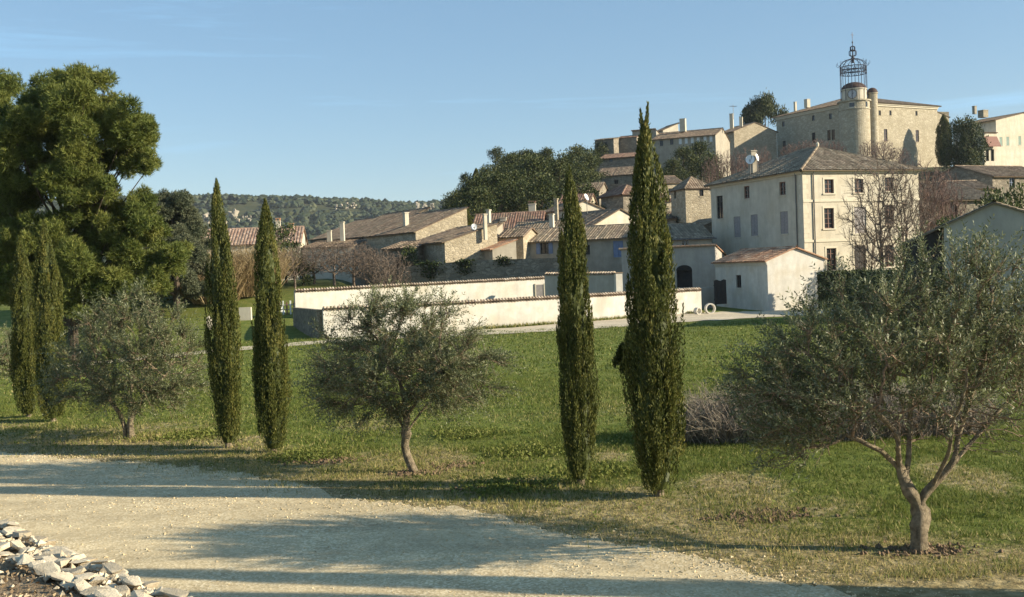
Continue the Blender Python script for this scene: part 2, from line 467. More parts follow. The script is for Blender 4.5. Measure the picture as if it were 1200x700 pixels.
def strip_mesh(far, near, zf, name, m, dz):
    """sheet between two polylines given as equal-length arrays"""
    far = np.asarray(far); near = np.asarray(near); k = 8; n = len(far)
    rows = []
    for i in range(k + 1):
        p = far * (1 - i / k) + near * (i / k)
        rows.append(np.column_stack([p, zf(p[:, 0], p[:, 1]) + dz]))
    V = np.concatenate(rows)
    i = (np.arange(k)[:, None] * n + np.arange(n - 1)[None]).ravel()
    F = np.stack([i, i + 1, i + n + 1, i + n], 1)
    return tag(MB().add(V, F).build(name, m, None, True), kind='structure')

rx = np.concatenate([np.linspace(-60, -14, 180), np.linspace(-14, 12, 1300)[1:], np.linspace(12, 40, 60)[1:]])
ry = road_far(rx) + .5 * vnoise(rx / 1.1, rx * 0, 31) + .35 * vnoise(rx / .28, rx * 0, 32) + .22 * vnoise(rx / .07, rx * 0, 33)
near_y = np.minimum(np.interp(rx, [-60, -25, -8, 0, 12, 40], [30, 16, 1.0, -1, -5, -20]), ry - 2)
strip_mesh(np.column_stack([rx, ry]), np.column_stack([rx, near_y]), ground, 'gravel_road', M['gravel'], .006)

# track along the foot of the garden walls and on across the field to the left
tp_far = [P(60, 421, 46), P(160, 411, 52), P(270, 402, 58), P(380, 397, 63.5), P(480, 391.5, 68), P(600, 386, 70), P(700, 379, 74), P(820, 367, 79), P(900, 363, 80), P(985, 361, 80.5), P(1300, 352, 82)]
tp_near = [P(60, 430, 44), P(160, 421, 49), P(270, 411, 54), P(380, 405, 59), P(480, 401, 62), P(600, 397, 63), P(700, 390, 66), P(820, 379, 70), P(900, 375, 71), P(985, 372, 71.5), P(1300, 365, 73)]
tx = np.linspace(0, len(tp_far) - 1, 200)
def poly(pts):
    a = np.array([(p.x, p.y) for p in pts]); k = np.arange(len(a))
    q = np.column_stack([np.interp(tx, k, a[:, 0]), np.interp(tx, k, a[:, 1])])
    q[:, 1] += .8 * vnoise(tx * 9, tx * 0 + len(pts) + a[0, 0], 41)
    return q
strip_mesh(poly(tp_far), poly(tp_near), ground, 'gravel_track', M['track'], .03)

# ------------------------------------------------------------------ bank with its stone edging (the camera stands on it)
E1, E2 = Gz(214, 703, .80), Gz(0, 612, .80)
e_d = (E2 - E1).normalized(); e_n = Vector((e_d.y, -e_d.x, 0))         # e_n points off the bank, onto the road
if e_n.y < 0: e_n = -e_n
def bank_z(t, w):
    """t along the edge from E1, w metres back from the edge"""
    return .74 + .55 * sst(0.0, 6.0, w) + .05 * vnoise(t / .5, w / .5, 51) + .03 * vnoise(t / .15, w / .15, 52)
bt = np.linspace(-7, 14, 120); bw = np.concatenate([[0.0], np.linspace(.1, 4, 50), np.linspace(4.5, 12, 12)])
T, W = np.meshgrid(bt, bw)
Z = bank_z(T, W)
BX = E1.x + e_d.x * T - e_n.x * W; BY = E1.y + e_d.y * T - e_n.y * W
i = (np.arange(len(bw) - 1)[:, None] * len(bt) + np.arange(len(bt) - 1)[None]).ravel()
F = np.stack([i, i + 1, i + len(bt) + 1, i + len(bt)], 1)
bank = MB().add(np.stack([BX, BY, Z], -1).reshape(-1, 3), F)
top = np.stack([BX[0], BY[0], Z[0]], -1); bot = top.copy(); bot[:, 2] = -.1
n0 = len(bt); a = np.arange(n0 - 1)
bank.add(np.concatenate([top, bot]), np.stack([a, a + 1, a + 1 + n0, a + n0], 1))
M['soil'] = mat_rough('dry soil', (.16, .115, .07), (.34, .26, .165), 7, .95, .9, .05, (.20, .15, .09), 1.2)
tag(bank.build('bank', M['soil']), kind='structure')

def rock_mesh(name, seed, sx, sy, sz, m, tint=.5):
    rr = random.Random(seed)
    bm = bmesh.new()
    for k in range(13):
        v = Vector((rr.uniform(-1, 1), rr.uniform(-1, 1), rr.uniform(-1, 1)))
        v = v.normalized() * (.8 + .25 * rr.random())
        bm.verts.new((max(-.8, min(.8, v.x)) * sx, max(-.8, min(.8, v.y)) * sy, max(-.55, min(.55, v.z)) * sz))
    r = bmesh.ops.convex_hull(bm, input=bm.verts)
    bmesh.ops.delete(bm, geom=[g for g in r['geom_interior'] if isinstance(g, bmesh.types.BMVert)], context='VERTS')
    me = bpy.data.meshes.new(name); bm.to_mesh(me); bm.free()
    at = me.attributes.new('tint', 'FLOAT', 'FACE')
    at.data.foreach_set('value', np.full(len(me.polygons), tint, np.float32))
    me.materials.append(m)
    return me

rng = np.random.default_rng(3); rr = random.Random(5)
stones = [rock_mesh('stone', 100 + k, .14, .105, .075, M['rock'], rr.random()) for k in range(14)]
wall_root = empty('dry_stone_edging', (E1.x, E1.y, 0), math.atan2(e_d.y, e_d.x), 'low edging of loose white limestone blocks along the bank above the gravel road', 'stone wall')
off_sign = 1 if Vector((-e_d.y, e_d.x, 0)).dot(e_n) > 0 else -1
for course in range(7):
    t = -1.6
    while t < 7.0:
        s = rr.uniform(.55, 1.25)
        t += .105 * s
        w = (.02, .02, .02, .0, -.19, -.36, .12)[course] + rr.uniform(-.04, .04)
        z = .12 + .195 * min(course, 3) + rr.uniform(-.02, .03) + (0, 0, 0, .04, .065, .075, -.02)[course]
        if course == 3: z += rr.uniform(0, .05)
        o = link_mesh('stone', stones[rr.randrange(14)], wall_root, (t, w * off_sign, z))
        o.rotation_euler = (rr.uniform(-.2, .2), rr.uniform(-.2, .2), rr.uniform(-.35, .35) + (math.pi if rr.random() < .5 else 0))
        o.scale = (s * 1.2, rr.uniform(.7, 1.2), rr.uniform(.38, .62) if course >= 3 else rr.uniform(.8, 1.1))
        t += .105 * s

# leaf litter and clods on the bank
def scatter_bank(n, seed):
    g = np.random.default_rng(seed)
    t = g.uniform(-3, 9, n); w = g.uniform(.28, 4.5, n)
    return np.stack([E1.x + e_d.x * t - e_n.x * w, E1.y + e_d.y * t - e_n.y * w, bank_z(t, w)], -1), g
M['litter'] = mat_leaf('dead leaf', (.07, .045, .028), (.22, .155, .09), (.50, .40, .25), .1)
mb = MB()
p, g = scatter_bank(24000, 61)
d = g.normal(size=p.shape); d[:, 2] = np.abs(d[:, 2]) * .6
leaves(mb, p + [0, 0, .012], d, g.uniform(.015, .055, len(p)), g.uniform(.01, .035, len(p)), g, g.uniform(0, 1, len(p)) ** 1.2)
tag(mb.build('leaf_litter', M['litter']), kind='stuff')
def pebbles(name, p, size, m, g, parent=None):
    n = len(p)
    base = np.array([(1, 0, 0), (-1, 0, 0), (0, 1, 0), (0, -1, 0), (0, 0, .7), (0, 0, -.7)], float)
    Fo = np.array([(0, 2, 4), (2, 1, 4), (1, 3, 4), (3, 0, 4), (2, 0, 5), (1, 2, 5), (3, 1, 5), (0, 3, 5)])
    an = g.uniform(0, 6.28, n); c, s = np.cos(an), np.sin(an)
    b = base[None] * (1 + .35 * g.normal(size=(n, 6, 1))) * np.asarray(size).reshape(-1, 1, 1)
    b[:, :, 1] *= g.uniform(.6, 1, n)[:, None]
    V = np.stack([b[:, :, 0] * c[:, None] - b[:, :, 1] * s[:, None], b[:, :, 0] * s[:, None] + b[:, :, 1] * c[:, None], b[:, :, 2]], -1) + p[:, None]
    F = Fo[None] + (np.arange(n) * 6)[:, None, None]
    mb = MB().add(V.reshape(-1, 3), F.reshape(-1, 3), np.repeat(g.uniform(0, 1, n), 8))
    return tag(mb.build(name, m, parent), kind='stuff')
p, g = scatter_bank(1500, 62)
pebbles('loose_stones', p + [0, 0, .01], g.uniform(.006, .035, len(p)), M['rock'], g)
g = np.random.default_rng(64); t = g.uniform(-2, 8, 700); w = np.abs(g.normal(.1, .22, 700)) - .05
p = np.stack([E1.x + e_d.x * t - e_n.x * w, E1.y + e_d.y * t - e_n.y * w, np.where(w > 0, bank_z(t, w), .72) + .03], -1)
pebbles('edge_rubble', p, g.uniform(.012, .045, 700), M['rock'], g)
# loose gravel on the road, thinning out into the verge
g = np.random.default_rng(63)
x = g.uniform(-14, 9, 26000); dd = 1 - g.exponential(2.2, len(x)); dd = np.where(g.random(len(x)) < .2, g.normal(.1, .35, len(x)), dd - 1.0)
y = road_far(x) + dd
k = (y > 7) & (np.abs(x) < .55 * y + 1)
p = np.stack([x[k], y[k], np.full(k.sum(), .008)], -1)
pebbles('loose_gravel', p, .005 + .016 * g.random(len(p)) ** 4, M['gravel'], g)

# ------------------------------------------------------------------ grass
def tufts(n, y0, y1, seed, h0, h1, w0, w1, per, dens=None, spread=.05):
    g = np.random.default_rng(seed)
    y = np.sqrt(g.uniform(y0 ** 2, y1 ** 2, n)); x = g.uniform(-.64, .72, n) * y
    k = (y - road_far(x)) > g.normal(.15, .35, n) - .3 * (g.random(n) < .1)
    if dens is not None: k &= g.random(n) < dens(x, y)
    x, y = x[k], y[k]
    dr = dryness(x, y)
    cl = np.clip(.5 + 1.3 * vnoise(x / .9, y / .6, 71) + .6 * vnoise(x / .25, y / .2, 72), 0, 1)
    x = np.repeat(x, per) + g.normal(0, spread, len(x) * per); y = np.repeat(y, per) + g.normal(0, spread, len(y) * per)
    dr, cl = np.repeat(dr, per), np.repeat(cl, per)
    m = len(x)
    z = ground(x, y) - .005
    d = np.stack([g.normal(0, .55, m), g.normal(0, .55, m), np.ones(m)], -1)
    isdry = g.random(m) < np.clip(dr * .8 + .07, 0, .92)
    tint = np.where(isdry, g.uniform(.6, 1, m), g.uniform(.05, .5, m) * (.7 + .3 * cl))
    ln = g.uniform(h0, h1, m) * (.45 + .9 * cl) * np.where(isdry, .85, 1)
    return np.stack([x, y, z], -1), d, ln, g.uniform(w0, w1, m), g, tint
mb = MB()
for a in (tufts(52000, 10, 19, 1, .03, .10, .007, .014, 5), tufts(52000, 19, 32, 2, .04, .11, .012, .022, 4), tufts(34000, 32, 68, 3, .06, .15, .03, .06, 3)):
    p, d, ln, wd, g, tint = a
    blades(mb, p, d, ln, wd, g, tint)
tag(mb.build('grass', M['grass']), kind='stuff')
# broad-leaved weeds growing in patches
def weeds(n, seed):
    g = np.random.default_rng(seed)
    cx = np.array([-.15, 1.1, -3.6, -6.4, .2, 2.3, -.9]); cy = np.array([14.9, 15.6, 18.1, 21, 17.5, 18, 19.5])
    q = g.integers(0, len(cx), n // 2)
    x = np.concatenate([cx[q] + g.normal(0, .35, n // 2), g.uniform(-12, 9, n - n // 2)])
    y = np.concatenate([cy[q] + g.normal(0, .28, n // 2), g.uniform(12, 40, n - n // 2)])
    k = y > road_far(x) + .3
    x, y = np.repeat(x[k], 5), np.repeat(y[k], 5)
    x = x + g.normal(0, .035, len(x)); y = y + g.normal(0, .035, len(y))
    d = np.stack([g.normal(0, 1, len(x)), g.normal(0, 1, len(x)), np.full(len(x), .7)], -1)
    mb = MB()
    leaves(mb, np.stack([x, y, ground(x, y) + g.uniform(.0, .06, len(x))], -1), d, g.uniform(.03, .075, len(x)), g.uniform(.02, .035, len(x)), g, g.uniform(.15, .6, len(x)))
    return mb
tag(weeds(5000, 81).build('weeds', M['grass']), kind='stuff')
# bare earth scrapes with clods
def scrape(px, py, rx_, ry_, n, seed):
    c = Gz(px, py); g = np.random.default_rng(seed)
    x = c.x + g.normal(0, rx_, n); y = c.y + g.normal(0, ry_, n)
    return np.stack([x, y, ground(x, y) + .01], -1)
M['clod'] = mat_rough('earth clod', (.12, .08, .05), (.235, .165, .10), 9, .95, .8, .03)
p = np.concatenate([scrape(890, 606, .28, .12, 500, 1), scrape(590, 571, .3, .14, 260, 2), scrape(380, 541, .3, .14, 200, 3), scrape(530, 548, .2, .14, 160, 4), scrape(486, 556, .2, .12, 200, 5), scrape(1080, 645, .25, .12, 200, 6)])
pebbles('earth_clods', p, np.random.default_rng(4).uniform(.01, .045, len(p)), M['clod'], np.random.default_rng(5))

# ------------------------------------------------------------------ cypresses
CY_T = [0, .02, .07, .2, .42, .62, .78, .88, .95, 1]
CY_R = [.35, .6, .82, .97, 1, .88, .66, .42, .2, .02]
def cypress_mesh(seed, H=5.0, Rm=.34, n_pl=170, per=260, wisps=0):
    g = np.random.default_rng(seed)
    rp = lambda t: Rm * np.interp(t, CY_T, CY_R)
    mb = MB()
    # dense inner crown, tinted dark to put shade between the plumes
    nt_, na = 46, 16
    tt = np.linspace(.012, .97, nt_); an = np.linspace(0, 2 * math.pi, na, endpoint=False)
    Tm, Am = np.meshgrid(tt, an, indexing='ij')
    rad = rp(Tm) * .58 * (1 + .16 * g.normal(size=Tm.shape))
    V = np.stack([rad * np.cos(Am), rad * np.sin(Am), Tm * H + .04], -1).reshape(-1, 3)
    i = np.arange(nt_ - 1)[:, None] * na + np.arange(na)[None]; j = np.arange(nt_ - 1)[:, None] * na + (np.arange(na)[None] + 1) % na
    mb.add(V, np.stack([i, j, j + na, i + na], -1).reshape(-1, 4), .2)
    # upright plumes
    t0 = g.beta(1.05, 1.25, n_pl) * .95
    az = g.uniform(0, 2 * math.pi, n_pl)
    pl = g.uniform(.5, 1.25, n_pl) * (1 - .45 * t0); pr = g.uniform(.04, .088, n_pl) * (1 - .35 * t0)
    lump = 1 + .13 * np.sin(t0 * 11 + az * 2 + seed * 1.7) + .07 * np.sin(t0 * 27 - az + seed)
    rr_ = rp(t0) * g.uniform(.6, .95, n_pl) * lump
    base = np.stack([np.cos(az) * rr_, np.sin(az) * rr_, t0 * H + .02], -1)
    r2 = rp(np.minimum(t0 + pl / H, 1)) * g.uniform(.75, 1.06, n_pl) * lump
    tip = np.stack([np.cos(az) * r2, np.sin(az) * r2, np.minimum(t0 * H + pl, H)], -1)
    if wisps:
        for w in range(wisps):
            base = np.vstack([base, [[.03 * w - .03, .02, H * .95]]]); tip = np.vstack([tip, [[.11 * w - .06, .03, H * (1.03 + .02 * w)]]])
        pr = np.concatenate([pr, np.full(wisps, .02)])
    npl = len(base)
    q = np.repeat(np.arange(npl), per); s = g.beta(1.1, 1.2, len(q))
    ax = nrm(tip - base)[q]
    o = perp(ax, g)
    prof = np.sin(np.clip(s * 1.02 + .12, 0, 1) * math.pi) ** .7
    pos = base[q] + (tip - base)[q] * s[:, None] + o * (pr[q] * prof * g.uniform(.5, 1.0, len(q)))[:, None]
    d = ax * 1.0 + o * g.uniform(.05, .5, len(q))[:, None] + g.normal(0, .16, pos.shape)
    ptint = g.uniform(-.26, .22, npl)[q]
    brown = (g.random(npl) < .14)[q] * .18
    leaves(mb, pos, d, g.uniform(.028, .068, len(q)), g.uniform(.010, .021, len(q)), g, np.clip(.48 + ptint + brown + g.normal(0, .16, len(q)), 0, 1))
    # loose outer sprays that break the outline
    n2 = 2600
    t = g.beta(1.0, 1.2, n2) * .97; az = g.uniform(0, 6.283, n2); r_ = rp(t) * g.uniform(.8, 1.03, n2)
    pos = np.stack([np.cos(az) * r_, np.sin(az) * r_, t * H + .03], -1)
    d = np.stack([np.cos(az) * .25, np.sin(az) * .25, np.ones(n2)], -1) + g.normal(0, .25, (n2, 3))
    leaves(mb, pos, d, g.uniform(.04, .09, n2), g.uniform(.010, .02, n2), g, np.clip(g.normal(.52, .2, n2), 0, 1))
    return mb.mesh('crown', M['cypress'])
cy_meshes = [cypress_mesh(11, wisps=2), cypress_mesh(12), cypress_mesh(13), cypress_mesh(14)]
mb = MB(); tube(mb, [(0, 0, -.05), (.01, 0, .2), (0, .01, 1.2), (0, 0, 4.0)], [.075, .055, .045, .02], 8, np.random.default_rng(1), .08)
cy_trunk = mb.mesh('trunk', M['olive_bark'])
def cypress(px, py, top, halfw_px, k, rz, label, lean=(0, 0), xy=None, H=None, Rr=None):
    if xy is None:
        c = Gz(px, py); c.z = float(ground(c.x, c.y))
        H = (py - top) * c.y / FPX * 1.005; Rr = halfw_px * c.y / FPX
    else:
        c = Vector((xy[0], xy[1], float(ground(*xy))))
    r = empty('cypress_tree', c, rz, label, 'cypress', 'slender cypresses in pairs along the gravel road')
    r.rotation_euler = (lean[0], lean[1], rz)
    link_mesh('crown', cy_meshes[k], r, sc=(Rr / .34, Rr / .34, H / 5.0))
    link_mesh('trunk', cy_trunk, r, sc=(H / 5.0,) * 3)
    return r
cypress(772, 583, 146, 31, 0, .3, 'tallest and widest cypress, two bare wisps at its tip, before the white garden wall')
cypress(681, 570, 200, 21.5, 1, 1.4, 'slim cypress just left of the tallest one, its trunk showing at the base')
cypress(321, 531, 236, 19, 2, 2.2, 'slim cypress at the roadside with the pointed top leaning left, right of its twin', lean=(0, R(-1.2)))
cypress(268, 525, 212, 18.5, 3, .9, 'taller cypress of the pair standing between the left olive and the middle olive')
cypress(63, 496, 262, 17.5, 1, 4.0, 'thick cypress in front of the big pine, touching the left olive')
cypress(34, 491, 282, 15.5, 2, 5.1, 'leftmost narrow cypress in front of the dark side of the big pine')
cypress(0, 0, 0, 0, 0, 2.0, 'cypress beyond the right edge that throws its thin shadow over the road', xy=(7.0, 8.72), H=4.9, Rr=.29)
cypress(0, 0, 0, 0, 3, 1.0, 'cypress beyond the right edge that throws the lowest shadow over the road', xy=(8.0, 7.78), H=4.9, Rr=.29)

# ------------------------------------------------------------------ branching trees
def colonize(nodes_, parents, attr_pts, step, infl, kill, iters, g, up=0.0):
    Nn = [np.array(p, float) for p in nodes_]; par = list(parents)
    A = np.array(attr_pts, float)
    arr = np.array(Nn)
    near = np.full(len(A), -1); best = np.full(len(A), 1e9)
    d = np.linalg.norm(A[:, None] - arr[None], axis=2); near = d.argmin(1); best = d.min(1)
    for it in range(iters):
        if len(A) == 0: break
        ok = best < infl
        if not ok.any(): infl *= 1.4; continue
        idx = near[ok]; v = nrm(A[ok] - arr[idx])
        u, inv = np.unique(idx, return_inverse=True)
        S = np.zeros((len(u), 3)); np.add.at(S, inv, v)
        S = nrm(nrm(S) + g.normal(0, .22, S.shape) + [0, 0, up])
        new = arr[u] + S * step
        k0 = len(arr)
        arr = np.vstack([arr, new]); par += list(u)
        d2 = np.linalg.norm(A[:, None] - new[None], axis=2)
        m = d2.min(1); w = d2.argmin(1) + k0
        near = np.where(m < best, w, near); best = np.minimum(m, best)
        keep = best > kill
        A, near, best = A[keep], near[keep], best[keep]
    return arr, np.array(par)

def pipe_radii(arr, par, tip, p=2.2):
    n = len(arr); q = np.zeros(n); has = np.zeros(n, bool)
    for i in range(n - 1, -1, -1):
        if q[i] == 0: q[i] = tip ** p
        if par[i] >= 0: q[par[i]] += q[i]
    return q ** (1 / p)

def poly_nodes(polys, step):
    """polys: list of (start node key or None, points); returns nodes, parents"""
    nodes_, par = [], []
    for parent_pt, pts in polys:
        if parent_pt is None: last = -1
        else:
            a = np.array(nodes_); last = int(np.linalg.norm(a - np.array(parent_pt), axis=1).argmin()); pts = [tuple(nodes_[last])] + list(pts)
        for k in range(len(pts)):
            if k == 0:
                if last < 0: nodes_.append(np.array(pts[0], float)); par.append(-1); last = len(nodes_) - 1
                continue
            a, b = np.array(pts[k - 1], float), np.array(pts[k], float)
            m = max(1, int(round(np.linalg.norm(b - a) / step)))
            for j in range(1, m + 1):
                nodes_.append(a + (b - a) * j / m); par.append(last); last = len(nodes_) - 1
    return nodes_, par

def wood(arr, par, rad, g, mb, k_big=8, jit=0.10, thick=.014, thin=None):
    n = len(arr)
    kids = [[] for _ in range(n)]
    for i in range(n):
        if par[i] >= 0: kids[par[i]].append(i)
    # thick limbs: continuous tubes that follow the thickest child
    done = np.zeros(n, bool)
    for i in range(n):
        if done[i] or rad[i] < thick: continue
        ch = [par[i]] if par[i] >= 0 else []
        rs = [min(rad[par[i]] * .8, rad[i] * 1.5)] if ch else []
        j = i
        while True:
            ch.append(j); rs.append(rad[j]); done[j] = True
            nx = [q for q in kids[j] if rad[q] >= thick * .8 and not done[q]]
            if not nx: break
            j = max(nx, key=lambda q: rad[q])
        if len(ch) > 1:
            pts = arr[ch]
            if len(ch) > 3: pts[1:-1] = pts[1:-1] * .6 + (pts[:-2] + pts[2:]) * .2
            tube(mb, pts, np.array(rs), k_big, g, jit, g.uniform(.2, .8))
    c = np.where((par >= 0) & ~done)[0]; p = par[c]
    ra = np.minimum(rad[p], rad[c] * 1.35); rb = rad[c]
    mid = rb > .006
    for sel, k in ((mid, 5), (~mid, 3)):
        if sel.any():
            A, B = arr[p[sel]], arr[c[sel]]
            segs(thin or mb, A, B + nrm(B - A) * (rb[sel] * .35)[:, None], ra[sel], rb[sel], k, g.uniform(.2, .8, sel.sum()))

def ell(n, c, r, g, flat_bottom=None, power=.45):
    d = nrm(g.normal(size=(n, 3))); u = g.random(n)[:, None] ** power
    p = np.array(c) + d * u * np.array(r)
    if flat_bottom is not None: p = p[p[:, 2] > flat_bottom]
    return p

def leafy_twigs(mb, mbw, arr, par, rad, g, n, thr, ctr, tl=(.18, .42), K=11, leaf=(.035, .062), lw=(.010, .017), up=.35, outw=.5, droop=.25, bias=None):
    c = np.where((rad < thr) & (par >= 0))[0]
    w = g.gamma(.55, 1.0, len(c)) + .03
    if bias is not None: w = bias(arr[c]); w = np.maximum(w, 1e-4)
    i = g.choice(c, n, p=w / w.sum())
    gd = nrm(arr[i] - arr[par[i]])
    base = arr[i] + (arr[par[i]] - arr[i]) * g.random((n, 1))
    d = nrm(gd * .6 + nrm(arr[i] - ctr) * outw + np.array([0, 0, up]) + g.normal(0, .5, (n, 3)))
    ln = g.uniform(*tl, n)
    s = np.linspace(.12, 1, K)
    pos = base[:, None] + d[:, None] * (ln[:, None] * s)[:, :, None]
    pos[:, :, 2] -= droop * (ln[:, None] * s) ** 2
    segs(mbw, base, base + d * (ln * .55)[:, None] - np.array([0, 0, 1]) * (droop * (ln * .55) ** 2)[:, None], .0035, .0022, 3, .5)
    o = perp(np.repeat(d, K, 0), g).reshape(n, K, 3)
    tw = g.normal(0, .12, n)
    for sg in (1, -1):
        ld = d[:, None] * .75 + o * sg * .75 + g.normal(0, .22, (n, K, 3))
        m = n * K
        leaves(mb, pos.reshape(-1, 3), ld.reshape(-1, 3), g.uniform(*leaf, m), g.uniform(*lw, m), g, np.clip(np.repeat(tw, K) + g.normal(.45, .22, m), 0, 1))

def olive(px, py, label, polys, crown, seed, n_att, n_twig, step=.11, tip=.0042, xy=None, power=.45, bias=None, flat=None, K=11, **kw):
    g = np.random.default_rng(seed)
    c = Gz(px, py) if xy is None else Vector((xy[0], xy[1], 0))
    c.z = float(ground(c.x, c.y)) - .02
    root = empty('olive_tree', c, 0, label, 'olive tree', 'olive trees between the cypresses')
    nd, pr = poly_nodes(polys, step)
    A = np.vstack([ell(int(n_att * f), cc, r_, g, flat, power) for f, cc, r_ in crown])
    arr, par = colonize(nd, pr, A, step, .8, step * 1.4, 70, g, .05)
    rad = pipe_radii(arr, par, tip)
    sc_ = kw.pop('trunk_r', .1) / rad[0]
    rad = np.where(rad > .012, rad * (1 + (sc_ - 1) * sst(rad[0] * .45, rad[0] * .95, rad)) * (1 - .22 * sst(.014, .03, rad)), rad)
    mw = MB(); mt_ = MB(); wood(arr, par, rad, g, mw, 10, .13, thin=mt_)
    ml = MB(); ctr = np.array(crown[0][1]) - [0, 0, .35]
    leafy_twigs(ml, mt_, arr, par, rad, g, n_twig, .011, ctr, K=K, bias=bias, **kw)
    mw.build('trunk', M['olive_bark'], root, True)
    mt_.build('twigs', M['olive_twig'], root)
    ml.build('crown', M['olive'], root)
    return root
# middle olive, leaning trunk (15.8 m off: 79 px to the metre)
olive(487, 554, 'olive tree with slim leaning trunk and broad dark crown, in the middle of the row',
      [(None, [(0, 0, -.05), (-.10, 0, .22), (-.16, .02, .42), (-.12, 0, .62), (-.10, .02, .9)]),
       ((-.12, 0, .62), [(-.26, .1, .9), (-.55, .2, 1.15)]), ((-.10, .02, .9), [(.15, -.1, 1.2), (.4, -.2, 1.5)]), ((-.10, .02, .9), [(-.2, .2, 1.4), (-.3, .3, 1.8)]), ((-.12, 0, .62), [(.12, .1, .95), (.35, .35, 1.15)])],
      [(.55, (-.2, 0, 1.75), (1.35, 1.15, .85)), (.25, (.5, 0, 1.5), (1.0, .9, .6)), (.25, (-.85, 0, 1.5), (.75, .8, .65)), (.1, (-.1, 0, 2.45), (.85, .6, .35))], 21, 900, 3300, trunk_r=.085, up=.1, droop=.45, tl=(.2, .55))
# right olive, nearest (10.9 m off: 115 px to the metre)
olive(1077, 645, 'nearest olive tree with thick forked trunk, bare inner branches and upright shoots, at right',
      [(None, [(0, 0, -.05), (.0, 0, .2), (.03, 0, .44), (.02, 0, .55)]),
       ((.03, 0, .48), [(-.12, 0, .72), (-.16, .05, .88), (-.36, .0, 1.08), (-.7, .1, 1.25)]), ((.02, 0, .55), [(.16, .0, .70), (.38, -.05, .95), (.44, 0, 1.22), (.56, .0, 1.55), (.75, .1, 1.9)]),
       ((-.12, 0, .72), [(-.02, .15, 1.05), (.02, .2, 1.45), (.1, .2, 1.9)]), ((.16, 0, .7), [(.2, -.35, 1.1), (.15, -.6, 1.5)]), ((-.16, .05, .88), [(-.3, -.3, 1.3), (-.6, -.5, 1.6)]), ((.38, -.05, .95), [(.8, .2, 1.25), (1.2, .3, 1.6)])],
      [(.42, (-.1, 0, 1.95), (1.45, 1.25, .95)), (.22, (.75, 0, 2.0), (1.0, 1.1, 1.0)), (.24, (-1.05, 0, 1.65), (.85, .9, .6)), (.08, (.5, 0, 2.85), (.8, .6, .4)), (.07, (-1.25, 0, 1.15), (.45, .5, .3)), (.12, (.55, 0, 1.35), (1.1, .9, .4))], 22, 1700, 2850, step=.085, trunk_r=.118, tip=.0042, tl=(.2, .5),
      up=.6, droop=.12, K=12, bias=lambda p: .04 + sst(1.2, 1.9, p[:, 2] + .45 * sst(-.4, -1.4, p[:, 0])) + .15 * (p[:, 0] < -1.1))
# left olive (21 m off: 60 px to the metre)
olive(152, 514, 'pale wide olive tree with two short stems at the left, beside the thick cypress',
      [(None, [(.03, 0, -.05), (.04, 0, .2), (.02, 0, .38)]), (None, [(-.10, .02, -.05), (-.09, .02, .25), (-.16, 0, .5)]), ((.02, 0, .38), [(.15, 0, .6), (.4, .1, .95), (.8, .1, 1.3)]),
       ((-.16, 0, .5), [(-.35, -.1, .85), (-.6, 0, 1.3)]), ((.02, 0, .38), [(-.02, .2, .8), (.05, .3, 1.4)])],
      [(.45, (.05, 0, 1.45), (1.4, 1.3, .95)), (.2, (-.75, 0, 1.3), (.9, .9, .75)), (.2, (.85, 0, 1.4), (.8, .9, .9)), (.15, (.1, 0, 2.35), (1.0, .8, .5)), (.1, (.3, 0, .85), (1.1, .9, .35))], 23, 900, 2100, trunk_r=.085, up=.4, tl=(.2, .6), leaf=(.045, .075), lw=(.012, .02))
olive(0, 0, 'olive tree cut by the left edge, only its right fringe in view',
      [(None, [(0, 0, -.05), (.03, 0, .5)]), ((.03, 0, .5), [(.4, 0, 1), (.7, .1, 1.4)]), ((.03, 0, .5), [(-.4, 0, 1), (-.7, .1, 1.4)])],
      [(.7, (0, 0, 1.5), (1.45, 1.3, 1.0)), (.3, (.4, 0, 1.2), (1.1, 1, .7))], 24, 380, 900, trunk_r=.1, xy=(-13.5, 26.2), leaf=(.05, .08), lw=(.014, .022))
# arching spray left of the tallest cypress
mb = MB(); g = np.random.default_rng(90)
c = Gz(772, 583)
side = empty('drooping_shoot', (c.x - .18, c.y + .35, 1.55), 0, 'dark drooping shoot sticking out to the left of the tallest cypress', 'shoot')
for cx, cz, ln in ((-.26, .50, .34), (-.30, .40, .3), (-.22, .42, .3), (-.2, .28, .36)):
    s = np.linspace(0, 1, 60)
    arc = np.stack([cx * s * 1.0, .03 * np.sin(s * 7), cz * np.sin(s * 2.3) - .1 * s * s], -1)
    tube(mb, arc[::10], .008, 4, tint=.2)
    q = np.repeat(arc, 12, 0)
    leaves(mb, q, g.normal(size=q.shape) + [-.5, 0, -.6], .07, .02, g, g.uniform(.1, .5, len(q)))
mb.build('spray', M['cypress'], side)

